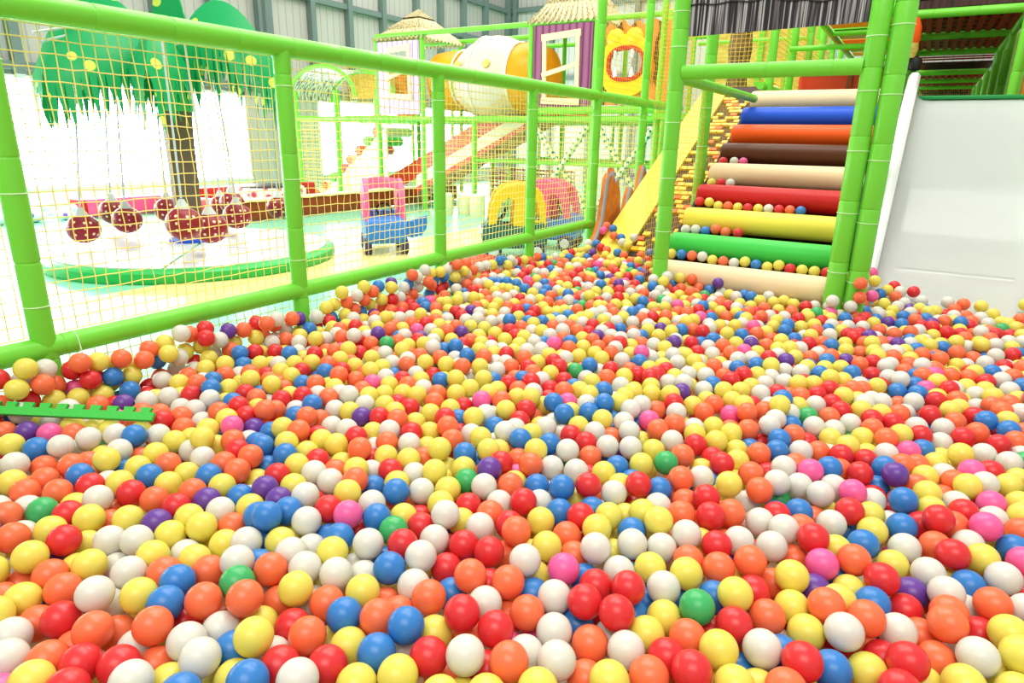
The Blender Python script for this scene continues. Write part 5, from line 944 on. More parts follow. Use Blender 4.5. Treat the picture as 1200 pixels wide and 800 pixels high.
2507,1541,4004,3639,2877,4002,1489,1134,4000,3957,4980,4002,836,1323,4000,3480,2932,4002,2228,1311,4002,4001,4814,4002,3331,2199,4000,3245,2163,4000,3379,2072,4000,3878,5441,4001,4113,5253,4001,4024,4553,4003,3999,5457,4002,3686,5270,4002,
997,1212,4003,726,1277,4002,3691,5560,4001,3981,4724,4002,3510,3513,4007,2162,1252,4000,3570,3148,4002,909,1384,4001,2171,1360,4004,3391,2424,4001,870,1612,4001,3886,4755,4001,1684,1116,4000,3763,3880,4001,4056,5376,4000,4091,5064,4002,
1137,1224,4003,3641,4426,4002,3645,5057,4000,3592,4302,4003,4099,4563,4002,2978,1873,4003,483,1324,4001,956,1583,4002,3805,4454,4004,3484,2106,4005,3649,2723,4001,3021,1788,4003,2042,1211,4000,2298,1432,4000,4034,4966,4000,3659,3224,4003,
3274,1954,4002,3662,4039,4001,4001,4103,4003,3871,4647,4000,2654,1542,4004,3548,3244,4003,3342,2002,4001,2728,1857,4001,983,1463,4002,1930,1226,4002,759,1435,4003,3029,1971,4001,3896,5233,4006,2601,1740,4001,714,1655,4002,1145,1318,4000,
3782,4656,4007,3625,3597,4002,1720,1263,4004,909,1232,4003,2420,1489,4007,3584,3799,4001,3562,2737,4000,3789,4076,4002,4043,5647,4004,3749,3040,4005,2472,1621,4000,3794,4216,4001,2262,1523,4000,3915,4586,4003,3209,2082,4002,2651,1673,4001,
3824,3665,4003,2389,1416,4000,4042,4213,4002,3768,3227,4004,4119,5445,4001,2087,1393,4001,4096,5564,4001,3138,1889,4004,3282,2049,4006,3622,4785,4004,3982,4491,4001,3651,3734,4004,1124,1478,4000,4027,5289,4001,3778,5201,4004,3720,2947,4001,
3721,4806,4001,3953,4304,4001,3572,3978,4003,3760,3422,4002,3955,5392,4002,3079,2061,4000,3652,4948,4003,3717,3806,4002,3799,4834,4000,3635,4199,4002,1298,1193,4004,4133,5358,4001,1624,1184,4001,3530,2213,4003,1971,1327,4000,2533,1683,4001,
3697,4358,4000,1043,1416,4000,664,1573,4003,1983,1157,4002,3805,4915,4000,1568,1108,4000,3436,2169,4004,3630,4601,4001,3476,3099,4000,3845,3444,4003,3384,2518,4003,1846,1228,4003,3822,5630,4001,1743,1065,4000,2793,1800,4000,3555,2930,4004,
3817,5380,4005,3740,3521,4007,1056,1526,4004,3461,3262,4002,3896,5577,4004,3956,3891,4000,4006,4018,4004,3941,5068,4001,3929,3796,4004,3591,2452,4000,4147,4961,4001,4118,5177,4000,1476,1272,4004,3193,1944,4000,795,1662,4000,3725,3952,4000,
3715,4466,4003,2948,1962,4002,2156,1457,3930,2316,1351,3936,4012,4892,3931,4133,4678,3930,3570,4380,3935,4095,4365,3933,971,1286,3932,3942,4223,3932,3778,5288,3931,4129,4492,3933,3456,3187,3935,3992,4649,3932,1316,1368,3930,3771,4522,3933,
3678,3381,3931,3950,4385,3933,1410,1126,3933,2828,1659,3932,3760,5013,3932,3606,4107,3933,3978,5686,3931,3449,2649,3933,759,1355,3860,3395,2341,3861,3485,2784,3861,3660,4271,3862,3770,4386,3864,3746,3335,3860,3589,3046,3860,429,1746,3860,
2484,1445,3863,1881,1293,3860,2392,1629,3860,2665,1805,3860,3595,3317,3861,3930,5506,3794,3501,3684,3792,3878,4964,3792,3676,3029,3794,3100,1951,3792,3715,2870,3791,4012,5045,3790,3829,3371,3792,1185,1167,3792,3432,2842,3792,3921,4823,3791,
982,1366,3793,3930,4116,3792,1066,1252,3793,3442,2566,3792,3822,4585,3793,2429,1561,3721,4144,4825,3721,424,1663,3721,1883,1160,3720,3784,3777,3720,3749,4019,3722,2580,1536,3722,3682,5472,3722,3674,3652,3724,676,1447,3726,3915,3717,3723,
3911,4463,3723,1478,1343,3651,894,1450,3652,4043,5511,3650,652,1280,3653,593,1564,3654,554,1423,3652,3500,2699,3650,3802,4144,3650,4084,4288,3650,820,1519,3652,3222,2015,3653,3591,2668,3653,1122,1392,3650,3564,2808,3652,2679,1609,3651,
3327,2130,3652,3736,4249,3653,2007,1385,3651,529,1640,3652,783,1245,3580,3835,3916,3580,722,5231,3583,3835,4349,3580,3604,3896,3580,2457,5005,3580,2733,1686,3584,2855,1847,3580,3709,5059,3583,1402,1278,3580,3931,4025,3584,2842,1950,3582,
2291,1591,3584,919,5296,3580,3599,3205,3581,3888,3522,3581,574,6135,3582,3989,3957,3581,4044,4718,3580,3552,3745,3580,909,1312,3587,1017,3899,3580,550,5226,3581,2604,5227,3583,426,1519,3584,1461,1205,3580,4056,5186,3580,3639,3526,3581,
3040,1908,3580,3020,2097,3583,3671,5333,3580,3634,4355,3581,1788,1256,3582,983,1524,3511,3748,5609,3514,3839,5243,3512,1811,5241,3511,2219,1456,3513,4008,4275,3510,623,1397,3510,3518,4030,3511,4142,5105,3510,3705,4658,3511,3453,2986,3512,
3539,3438,3511,2890,1765,3510,3820,5093,3512,3431,2472,3513,4085,5000,3512,4149,5515,3511,3542,3098,3513,3916,4700,3514,3578,4639,3513,4091,5316,3511,1331,1138,3511,3995,4166,3511,2131,1315,3513,2252,1370,3510,576,1293,3517,2308,1488,3512,
1194,1280,3514,3811,3608,3514,3659,5195,3513,3142,2088,3510,3859,5522,3511,1997,1263,3510,3554,4251,3511,3511,3307,3511,2310,5182,3513,1649,1066,3511,4066,4513,3514,516,1752,3510,3704,4522,3510,425,1331,3511,3192,2197,3512,830,4760,3510,
464,4925,3510,3746,4862,3514,3703,3568,3510,3791,3150,3510,428,5922,3511,498,5057,3516,3941,4928,3440,3371,2230,3441,3889,5386,3440,3524,5127,3444,3704,4982,3441,4029,5596,3444,3660,3152,3447,1336,1235,3447,3966,4597,3440,3522,2552,3443,
2125,5088,3443,3417,2116,3446,2842,4203,3443,2113,3147,3442,653,1624,3441,3815,5456,3441,3613,4022,3441,3635,3425,3440,3062,4203,3447,2542,4217,3440,548,1498,3443,3834,4682,3440,1061,1466,3441,2402,4206,3440,980,4337,3443,3689,2756,3443,
3798,4970,3441,3519,2386,3441,3707,3255,3441,4115,4612,3442,1307,1431,3442,3734,4733,3443,2597,1659,3444,3839,4795,3443,1545,1170,3441,1261,5839,3440,3963,5160,3445,3348,3878,3444,878,2946,3443,3998,4436,3446,3764,5390,3440,2998,2027,3441,
3493,3823,3443,2733,1797,3441,3622,5007,3441,3878,4235,3444,3273,2211,3440,4061,5436,3443,1204,1374,3440,3802,3472,3443,3978,5263,3447,1797,1047,3442,3480,2225,3443,3640,3802,3442,1573,1269,3443,3243,4204,3441,2759,5500,3440,4074,4842,3447,
4054,5099,3446,3971,3827,3441,3736,5525,3442,3557,3553,3442,3739,4106,3444,3578,2976,3442,3665,2925,3442,3063,5228,3372,1889,1237,3371,1929,1364,3370,508,1368,3370,1682,4695,3370,3921,5025,3374,1995,4075,3372,1784,1140,3372,2217,1554,3370,
1497,1093,3370,2132,1507,3372,1302,4166,3372,813,1609,3372,726,1567,3371,733,5044,3371,1596,3878,3370,1208,1470,3372,2737,1903,3371,2085,1241,3373,1466,5372,3371,2649,1735,3373,3813,3246,3372,3512,2461,3376,3743,3667,3373,1663,1219,3372,
3759,3922,3372,2937,1856,3370,1074,1186,3373,2136,3801,3374,2871,4904,3374,2383,1467,3373,3894,3599,3374,3596,4430,3370,2228,3279,3370,3954,5440,3371,3708,3849,3371,1239,3760,3377,3833,4873,3373,424,6598,3371,3983,5345,3370,3912,3919,3372,
3666,2661,3371,3732,5220,3374,1361,1341,3371,1175,4627,3373,3070,4815,3374,3604,5380,3370,2921,2002,3370,3741,4327,3373,987,5709,3370,2977,4519,3370,1670,3971,3371,4017,4062,3372,2651,5000,3372,855,1235,3373,3808,3708,3371,3756,4468,3370,
3900,5309,3377,3823,4039,3373,1075,2997,3375,3488,3231,3370,483,2680,3371,4145,4914,3370,3619,2535,3373,3562,4133,3372,2549,1725,3370,2633,1864,3373,3069,5536,3376,1389,4632,3374,3723,3749,3370,1085,1323,3375,3728,3080,3372,2080,1436,3370,
478,4718,3372,901,1581,3375,804,1443,3371,3865,3804,3371,3476,2888,3370,581,3881,3370,3730,2996,3371,2799,1757,3372,3670,4163,3376,3807,4270,3371,2511,1646,3374,3664,4785,3371,425,3719,3373,3792,3842,3302,4127,4440,3301,3748,3386,3304,
1260,1202,3301,1160,6012,3302,1131,1523,3302,546,5493,3303,4134,4738,3300,1189,5518,3300,729,1401,3303,3442,3383,3304,2242,5332,3301,2153,1397,3301,3443,4104,3301,3512,4860,3303,716,1695,3304,3635,3284,3301,3478,3139,3304,3894,4564,3300,
1594,5445,3301,4006,4963,3300,1946,5078,3303,830,1368,3300,1498,5062,3302,3817,4522,3304,3025,1837,3306,3865,4109,3301,3644,4699,3301,2821,4531,3301,2048,3351,3300,3828,5343,3300,1964,4751,3304,541,5884,3302,1626,1141,3301,3947,4341,3307,
1284,1295,3300,3728,3476,3300,3983,4785,3303,3543,5211,3302,2468,1501,3301,1013,5859,3300,486,3377,3300,4149,5215,3304,1409,3366,3303,1058,5027,3303,612,1687,3301,3237,2126,3305,4037,4369,3304,3511,2308,3301,1030,5195,3300,4144,5414,3307,
3664,4903,3306,3614,2740,3302,2286,5443,3302,3579,3656,3300,3979,5541,3301,3418,2621,3301,3293,2010,3302,1249,4867,3304,619,4872,3307,956,1235,3300,3846,4448,3302,3717,4401,3303,3341,3381,3303,1574,3665,3302,3265,5164,3302,675,3283,3301,
3444,2368,3303,3624,2852,3302,636,1502,3302,3355,2495,3300,626,5076,3303,702,4756,3300,662,5176,3303,1108,5604,3300,909,4865,3302,477,1581,3303,2992,4846,3304,2481,3795,3301,3425,2283,3304,2328,1399,3304,2960,1935,3305,3546,3940,3300,
2033,3253,3300,2577,4033,3304,1055,3454,3302,1299,5293,3307,3085,2007,3302,571,2416,3302,2650,4276,3302,3529,2161,3300,3830,5171,3304,2526,3866,3300,3752,5129,3302,1178,4150,3301,3598,4554,3302,1723,1089,3301,542,6298,3303,537,4499,3303,
426,5848,3306,448,3085,3302,3804,3325,3232,4146,4533,3233,1810,5457,3230,981,1445,3230,3262,5275,3232,1673,1308,3233,3107,5303,3235,3288,3297,3232,1099,3159,3231,486,1457,3230,2409,3823,3233,3602,2451,3231,3216,4070,3235,1789,3858,3231,
1124,5713,3232,2490,4120,3231,2722,4613,3234,813,4907,3231,727,1302,3232,3277,5042,3232,2467,5118,3230,1045,4617,3230,2702,3601,3234,1062,1735,3232,2655,3883,3230,3493,3609,3234,4039,4588,3231,616,5704,3231,995,4219,3231,2059,2708,3230,
3424,2777,3233,1139,4809,3232,1354,5431,3234,2906,3667,3230,2347,4338,3234,1260,2982,3234,2411,1676,3236,3477,5018,3234,3609,3356,3231,1157,1214,3234,928,2330,3235,1148,4069,3233,760,4709,3233,1964,1178,3232,607,1774,3230,934,5401,3231,
1469,2628,3231,927,3522,3231,3544,5493,3231,3150,1936,3230,451,4515,3233,3766,4579,3234,1012,1304,3230,3463,4294,3234,3152,5106,3231,1856,1347,3230,1503,5453,3234,2824,4016,3232,1661,3652,3231,2473,2914,3232,1033,5500,3231,2155,3349,3237,
1430,4028,3236,3634,3598,3231,3681,5412,3230,3489,3047,3230,1581,4069,3234,3910,5107,3232,2378,2944,3237,1035,1379,3230,3078,3399,3230,3500,3504,3236,1759,3151,3231,1735,4241,3230,2469,4248,3230,1451,5278,3230,2337,3880,3232,3645,5098,3237,
2872,3109,3230,4070,4189,3236,967,2905,3232,3089,4026,3230,699,5400,3231,3617,3086,3230,2253,3738,3235,2348,1551,3231,458,4803,3234,3674,4067,3231,1492,4227,3231,3294,4258,3231,3428,3919,3230,3673,3969,3232,2596,1797,3233,951,3868,3234,
1811,4980,3232,713,5311,3233,1055,2632,3236,1919,4872,3231,457,4043,3231,467,1701,3232,643,3768,3237,3330,5466,3232,2471,3613,3237,1834,4026,3235,3194,4146,3232,3527,4375,3232,1109,4240,3232,3381,2414,3230,726,5624,3230,3366,4794,3233,
2778,1982,3231,723,4966,3231,3642,3714,3231,424,5995,3231,1113,3568,3231,3740,5302,3234,2789,3878,3230,979,1597,3230,2907,4576,3230,661,4522,3233,3551,2619,3230,1470,4372,3232,3067,2146,3232,3991,4508,3232,2961,2136,3233,3415,3184,3230,
3460,5250,3230,787,2215,3230,1722,5459,3230,1337,4835,3230,579,3319,3230,554,5130,3231,427,3846,3232,557,1880,3234,592,5582,3231,536,3046,3163,3210,5350,3162,1136,3433,3162,1197,2732,3161,1055,3839,3160,1707,3367,3163,1246,5403,3160,
1576,2137,3161,2292,4878,3161,1858,5186,3163,533,4781,3161,2562,3949,3163,2162,1663,3160,426,5021,3160,1606,4541,3161,2078,4025,3166,2699,3413,3163,3146,4343,3163,4008,4866,3162,3007,5331,3162,3952,4220,3161,3230,5547,3166,1009,4528,3160,
2666,4888,3163,2845,5117,3163,3233,3840,3160,1551,1370,3162,803,5370,3163,1553,2676,3160,835,3071,3163,2748,5082,3164,710,5785,3161,2062,1312,3166,3587,2328,3162,2498,3538,3162,1420,3937,3163,756,5167,3163,1245,2122,3161,3354,2059,3162,
2843,5208,3164,1452,4954,3161,2169,3498,3160,899,4286,3161,1173,2939,3163,3075,5399,3160,3004,4283,3164,1711,1165,3160,3317,2629,3164,1456,3654,3160,871,4621,3160,3609,4203,3163,1406,4322,3162,647,2439,3161,751,5488,3160,3145,5237,3161,
3772,3545,3160,2223,5256,3162,1385,2707,3160,1481,4546,3163,660,3533,3161,2099,3738,3161,1719,2818,3166,3448,5155,3162,3004,3608,3164,2946,4728,3162,4078,5246,3160,768,2422,3160,3430,4396,3160,1861,3916,3160,1849,4695,3164,2286,5067,3161,
2558,4360,3161,932,3991,3164,3631,4290,3161,2228,4738,3161,1855,3765,3164,1920,1444,3161,1272,2407,3161,2089,3056,3160,1277,2704,3167,1050,5424,3165,2749,3767,3162,1493,3912,3162,3301,4868,3164,2309,1739,3166,1979,5164,3161,2994,4430,3161,
2653,4535,3161,863,5869,3162,2508,4005,3163,1758,5281,3161,1391,1174,3166,1027,5771,3164,3420,4572,3160,647,3611,3161,2520,4587,3162,2118,2986,3161,1540,4474,3160,2788,1846,3163,2590,4850,3161,1772,3437,3163,1195,5795,3161,1327,3192,3162,
3277,3664,3160,2358,3723,3162,2343,1643,3163,3303,5344,3160,3874,3459,3162,1942,5451,3161,512,5291,3165,1479,1278,3160,2230,4983,3162,1735,2197,3163,2576,1591,3161,1887,3355,3162,1582,4194,3167,2494,1574,3161,915,3668,3163,2396,5249,3163,
802,4354,3160,547,4613,3162,523,3443,3163,1217,4214,3162,700,4592,3165,2451,3034,3160,3009,3720,3164,3113,4544,3161,2867,3797,3164,3131,4773,3161,1055,4845,3160,712,3674,3161,1239,5594,3162,629,5492,3162,1223,5969,3160,2682,1971,3160,
3734,3188,3162,3575,5061,3160,3190,4545,3162,3296,3039,3167,1664,4339,3162,3434,4711,3163,1149,4700,3161,2799,3669,3161,648,1910,3162,2146,5323,3165,615,4733,3165,434,1786,3160,578,2822,3162,474,5518,3164,574,5367,3161,547,4693,3161,
480,2972,3160,3644,4613,3093,2234,2110,3094,2250,4564,3091,1068,3358,3092,3616,5309,3090,1811,4166,3091,2490,4398,3090,1368,3684,3090,1096,2532,3093,1962,4668,3091,3221,3583,3090,2028,1500,3095,3266,2308,3094,486,2427,3092,718,1481,3094,
2925,4959,3090,3543,3174,3090,1496,2194,3094,2629,3668,3094,3946,3758,3091,2538,5225,3092,2811,4808,3090,2723,4488,3090,2658,5471,3091,899,5691,3094,1425,3514,3093,1461,4798,3092,808,4566,3092,3015,4677,3090,3286,3765,3092,823,5674,3093,
1697,5166,3090,1780,1372,3090,960,4406,3091,1534,3462,3090,2312,4486,3092,2805,3232,3094,1206,5060,3091,1151,4965,3091,1667,3093,3094,2995,2713,3091,2971,5561,3090,948,5216,3091,1400,2520,3092,1304,5679,3091,1518,5183,3093,574,4257,3090,
1318,3974,3091,2781,4142,3090,2066,3427,3091,3156,4875,3094,2017,4481,3094,2238,4402,3091,3988,5078,3091,3497,4789,3090,2035,5497,3090,588,3972,3093,1678,3170,3093,1025,4120,3091,425,3322,3091,3095,5161,3090,1387,5175,3090,2510,5492,3090,
3428,4029,3091,2927,3947,3091,1228,4791,3090,3941,4087,3095,944,5077,3091,784,5245,3091,1479,4098,3090,3115,4161,3093,1836,3652,3094,2238,1632,3091,1766,3233,3094,1333,4286,3091,1953,3646,3091,3652,4476,3091,2631,5176,3090,1693,5352,3092,
961,5569,3090,1354,1935,3091,1937,4977,3091,3469,3697,3090,1327,2634,3091,1868,2851,3093,3670,5257,3093,767,2111,3092,2466,3202,3093,2084,5258,3090,1099,5167,3093,3885,3989,3090,2797,4312,3090,1473,2702,3090,2883,1901,3090,1111,3905,3097,
3332,4983,3091,2782,3157,3095,1424,2964,3093,2747,3299,3093,2738,4077,3092,3088,3315,3091,433,6319,3091,1202,2044,3091,4075,4928,3092,1251,4504,3090,654,2872,3092,1585,3783,3091,1710,3748,3091,2397,4456,3090,1709,4074,3091,1326,4062,3093,
3127,3467,3091,1758,1684,3091,1146,5230,3093,2815,3552,3093,2665,5077,3093,1881,1604,3092,658,3371,3092,3530,2770,3090,2930,5394,3091,1722,3904,3093,905,4986,3091,840,3760,3097,2735,3967,3090,3283,3917,3092,3568,3827,3090,770,3590,3092,
2213,5513,3090,822,2996,3091,3464,5551,3090,1314,4700,3091,2079,4543,3092,3454,2531,3094,801,5805,3091,1589,2863,3090,1124,5943,3092,1756,3974,3092,3530,4591,3092,2453,3717,3093,3179,5457,3094,2766,4232,3090,3644,5509,3092,963,4650,3091,
792,5958,3090,2139,4226,3090,3276,4670,3097,3908,4850,3093,1925,4097,3092,2676,1670,3092,2570,5309,3094,1042,2371,3091,3370,5549,3090,688,4049,3090,872,1504,3094,914,4155,3094,603,2575,3092,2934,5162,3091,1349,4373,3091,554,6070,3091,
524,4872,3093,3790,4391,3090,1908,2151,3094,3046,4500,3090,915,1398,3090,851,3157,3093,2677,4684,3092,1397,4494,3091,3737,4197,3093,971,4815,3090,3185,3056,3090,660,1338,3094,1277,2896,3091,424,2642,3095,3152,3542,3090,832,2784,3097,
1099,5804,3091,1122,5370,3092,2029,3559,3090,1863,1123,3090,999,2974,3094,1225,4387,3092,3107,4701,3092,442,6170,3092,3764,4793,3091,3004,4935,3094,2024,4896,3092,3512,4202,3090,1360,2840,3090,426,6085,3090,522,4952,3091,491,5216,3091,
560,4161,3093,555,3646,3090,467,1994,3097,496,3298,3091,1607,2030,3023,2219,3386,3020,3504,2956,3027,1181,1935,3021,1327,3485,3021,1554,1721,3020,1420,2335,3023,1595,3946,3027,1621,4774,3024,1225,4081,3023,846,3609,3020,1797,5367,3020,
2302,4953,3020,2823,4977,3024,1067,3089,3022,2549,4678,3024,1330,2035,3021,854,5202,3020,2299,4635,3021,1425,4179,3020,1588,5031,3025,3879,4946,3021,1364,4914,3024,4145,5026,3022,868,5321,3022,575,1618,3023,1128,2775,3026,3128,2196,3022,
2470,4877,3022,801,4260,3020,1076,4766,3026,1154,3632,3021,3826,5028,3021,1859,3248,3021,2290,5515,3022,2123,4763,3022,3712,3318,3021,3279,4469,3021,3881,3716,3022,948,3778,3020,2036,4619,3021,2888,5324,3021,2225,4214,3020,1635,4118,3021,
3452,2709,3026,767,3188,3021,4090,4682,3022,1911,3478,3021,3398,2846,3023,2632,4617,3022,2153,2903,3024,2131,4090,3020,1111,5508,3022,2656,4792,3021,3447,3302,3020,890,4790,3022,697,4864,3020,1317,5496,3022,2837,5497,3025,2607,4221,3022,
863,5449,3024,2976,3250,3022,1979,3314,3020,3552,2867,3020,784,3272,3020,786,4804,3023,1508,3027,3021,2029,5330,3024,2701,3825,3022,3206,3197,3021,1589,2214,3021,2406,3551,3026,2566,3037,3023,1755,2373,3023,3810,5555,3021,2626,3790,3022,
3235,4360,3020,1302,1635,3023,3302,2705,3022,1870,5507,3023,2917,4839,3024,1913,1300,3027,481,6253,3024,3361,4312,3020,3705,2842,3024,3915,4430,3020,3980,4660,3020,1768,4579,3027,3550,2696,3026,3425,5464,3021,1307,5976,3020,1118,1595,3021,
513,1298,3024,1045,1643,3020,1747,3528,3022,3006,3931,3022,1169,1666,3023,1993,1431,3021,1634,1640,3023,3134,4627,3024,1644,4245,3020,1969,2815,3024,3165,2020,3024,997,4919,3020,2910,3182,3025,2154,1586,3021,1046,4372,3021,1660,5420,3021,
1412,1994,3023,3919,5499,3020,2894,5027,3020,3070,4377,3023,1332,2456,3020,916,3063,3020,902,5985,3023,4148,5335,3023,3356,5197,3023,853,4502,3022,3533,5345,3025,553,2893,3020,1878,5413,3022,2006,3794,3021,1611,2789,3021,3422,2182,3026,
1353,3319,3020,2577,3546,3023,626,4455,3020,859,3490,3026,1013,5931,3024,4095,5561,3021,1017,3715,3022,1438,3851,3026,3176,4243,3022,3558,3253,3024,1076,5095,3023,1657,5509,3023,2545,3729,3021,813,5011,3020,3907,5188,3020,2026,3966,3023,
466,3965,3020,2155,4845,3020,637,2133,3023,859,3844,3023,3772,4660,3023,2972,4356,3024,3406,3595,3023,3737,4924,3021,1162,1765,3020,1836,2404,3020,3490,4480,3024,3393,4171,3022,1523,2460,3020,3305,4155,3020,879,4370,3020,2190,5122,3022,
792,5594,3023,1059,4297,3024,581,1358,3026,2236,1717,3020,1108,4898,3020,613,2746,3026,1297,3264,3020,1071,5252,3023,3363,2316,3020,3645,2998,3020,3041,3806,3023,1303,5110,3023,593,5826,3023,929,2456,3022,1567,1082,3021,1235,4584,3021,
3883,4635,3021,1152,5870,3023,4106,5152,3020,1253,3368,3020,2647,4435,3022,595,1998,3022,1552,5515,3021,1639,4962,3026,492,5782,3020,3413,3846,3021,2098,4664,3023,2948,3858,3020,1535,4602,3021,3570,2246,3021,1373,1428,3021,2271,4096,3021,
2070,3192,3022,1215,1859,3021,1555,4341,3021,570,5958,3021,565,5032,3020,524,3827,3022,478,1859,3021,428,3618,3024,425,3223,3023,427,4875,3022,424,4430,3021,571,2672,3020,532,2541,3021,544,5638,3022,1172,2843,2951,3175,5015,2950,
3698,4844,2952,1452,1352,2950,1643,1401,2950,1534,2280,2952,1618,3225,2951,3991,3889,2951,718,5871,2950,3576,5557,2952,3756,4046,2951,664,5257,2951,3372,4098,2954,2852,2014,2953,2336,2789,2953,1165,3972,2950,1663,4486,2953,2218,4892,2954,
3564,4062,2952,1944,3897,2951,1309,3582,2951,1800,4806,2957,2992,3128,2953,481,3753,2951,3512,3382,2952,3052,4612,2952,1148,1423,2953,1864,4481,2954,726,2831,2951,1749,4913,2950,838,2502,2955,1899,3991,2952,3359,3950,2950,1836,5045,2951,
578,4065,2953,1738,1237,2951,661,1819,2953,2433,3969,2953,1025,1229,2950,3576,3477,2952,1231,5230,2951,2561,4138,2950,1013,3297,2950,2316,1981,2951,1844,3104,2952,1870,5265,2951,600,1445,2951,1934,2647,2953,3113,3716,2954,2329,2338,2950,
2322,4405,2952,2344,5132,2950,1236,5713,2952,2564,4505,2951,830,4152,2952,1623,1506,2954,3441,5350,2952,2018,4136,2954,1559,1966,2950,4098,5485,2950,1204,3530,2954,1260,1934,2951,443,2506,2951,2148,2263,2952,746,4517,2951,2497,5289,2954,
3822,4200,2950,3909,4284,2957,1015,2485,2950,2938,2633,2951,1249,1415,2953,998,1920,2952,2336,4763,2952,2736,5556,2950,3845,3541,2950,2389,4273,2954,4085,4323,2953,443,3528,2952,1260,3904,2950,999,2308,2953,2736,4803,2953,950,5881,2952,
3865,3381,2954,2171,1988,2950,2085,3503,2951,804,5088,2951,1167,3103,2951,1481,4658,2952,779,1526,2954,3299,2151,2953,3975,4006,2953,1291,2284,2951,1248,2793,2953,3404,4480,2950,619,4656,2954,1414,1874,2952,2681,4203,2954,3383,3001,2951,
2711,4969,2957,3073,1936,2956,1920,3717,2952,1749,5060,2954,2881,4066,2953,3348,4399,2956,2977,5483,2950,1603,3604,2952,1818,2329,2950,989,5009,2952,1689,2254,2950,3333,5088,2955,2267,1440,2951,3371,4658,2952,772,2646,2954,1865,3028,2953,
3158,5533,2954,1426,3279,2950,995,2839,2950,786,3822,2954,3266,5410,2954,2867,4259,2954,1265,4315,2953,3489,4926,2951,1346,3895,2951,1329,2949,2951,1978,3392,2952,1259,1697,2950,3240,2053,2950,2195,4495,2950,3022,4160,2952,1463,3441,2952,
1360,5256,2952,1067,4049,2951,1771,4719,2952,1110,2687,2951,2019,4816,2951,1671,1907,2953,809,1295,2950,1447,2252,2953,1066,3624,2951,2548,2629,2954,1384,3765,2950,2926,3321,2952,2038,5094,2950,1054,1537,2951,1506,3819,2955,1324,5884,2951,
425,5342,2951,3543,4307,2954,2150,3931,2951,491,4133,2955,485,5939,2952,490,5693,2953,464,3153,2951,429,5170,2950,424,4173,2954,3532,5419,2882,1985,5237,2883,3789,5236,2882,703,5953,2887,3621,2609,2881,1486,1158,2883,1405,5360,2881,
2075,2346,2881,1371,1276,2883,1933,4410,2882,3708,3620,2880,955,5471,2881,1693,4800,2883,3137,4425,2881,4027,5386,2880,2410,1587,2884,3498,3980,2884,2647,5254,2882,3198,5158,2880,1870,4214,2882,972,1667,2882,2211,4037,2880,3138,4075,2880,
2454,4970,2882,3947,3675,2880,540,1802,2882,1770,5151,2883,3076,3579,2887,1992,1318,2882,1242,5328,2880,4026,4122,2880,4074,4783,2880,3246,4798,2881,2943,4650,2881,1240,4688,2880,1100,4165,2882,1932,2898,2880,1100,1264,2880,2826,4463,2883,
3359,4237,2884,3323,3447,2880,3863,3886,2881,681,3128,2882,3736,2930,2883,925,4485,2884,1612,3450,2883,743,5703,2882,1290,3823,2880,3095,3960,2882,1386,5000,2884,991,4033,2880,2971,4018,2884,895,2735,2881,3466,5084,2880,2983,3372,2881,
735,3344,2884,1653,5284,2885,719,1764,2881,1802,2538,2880,3219,4919,2882,606,5206,2884,3340,2558,2882,3496,3889,2880,3606,5163,2880,3627,3219,2881,1441,5110,2880,931,3427,2882,447,6403,2884,3334,4541,2881,1528,3223,2882,2499,1777,2881,
3187,3380,2886,2481,4323,2887,3574,4969,2881,3850,4730,2886,1404,2592,2885,2031,2855,2882,3992,5213,2882,3101,2073,2886,2073,1604,2882,3642,3857,2881,2117,5508,2884,1169,2464,2881,2427,4158,2881,1672,3570,2881,2935,3731,2884,999,4739,2883,
980,5147,2881,912,1867,2881,2270,5162,2883,2355,2698,2882,3370,4882,2883,883,1286,2885,3103,4934,2880,3247,2984,2883,2569,4764,2883,1660,4636,2881,1399,4761,2881,2803,1917,2883,1239,5886,2880,1370,1715,2882,2947,2058,2880,3788,3762,2880,
3675,4234,2883,2556,3329,2886,1172,5645,2883,2753,5449,2880,669,5012,2882,2704,1752,2881,2087,3657,2882,3027,5064,2884,1020,3153,2881,2405,3469,2880,3672,3522,2880,3743,5061,2882,1385,4114,2883,2435,5181,2882,3488,2599,2884,472,5611,2880,
1351,4580,2882,4021,5494,2880,3544,4679,2884,1013,2720,2881,1327,2530,2881,582,3575,2880,640,3699,2880,554,5736,2881,672,2546,2880,3555,2500,2882,1715,3295,2882,1253,3107,2881,2479,1698,2882,686,4689,2883,2169,3714,2885,1828,1216,2880,
3177,3284,2880,2666,3023,2884,3574,4882,2881,1174,5425,2880,4132,4849,2881,428,3401,2881,3376,5392,2880,2081,4378,2883,3671,5035,2880,2851,3948,2880,1694,2041,2884,700,3020,2883,823,4430,2882,2689,1835,2883,1142,1331,2883,691,2765,2882,
605,3486,2885,3527,3762,2882,2753,5226,2882,1585,1207,2880,3736,5458,2881,1431,4255,2883,550,1706,2880,3612,4755,2883,3096,4244,2884,3866,5435,2883,3449,3453,2884,644,3877,2881,426,5743,2880,2247,4816,2884,776,3506,2883,991,2613,2881,
2081,3816,2880,2367,4864,2881,1052,2922,2880,3052,5475,2881,544,4326,2880,584,4551,2884,462,4662,2880,425,5255,2884,569,2352,2883,1890,5097,2816,1548,2533,2813,1415,1106,2810,516,6006,2810,2872,1804,2811,1664,3022,2810,564,3765,2812,
1706,2598,2811,1311,1172,2810,3583,3986,2811,787,2726,2814,1993,1747,2812,4071,5056,2816,2244,2794,2812,3914,3822,2812,2018,2284,2811,2514,2476,2810,1955,3244,2813,1136,5034,2814,3395,3717,2810,3692,5350,2816,828,4683,2812,1165,2144,2812,
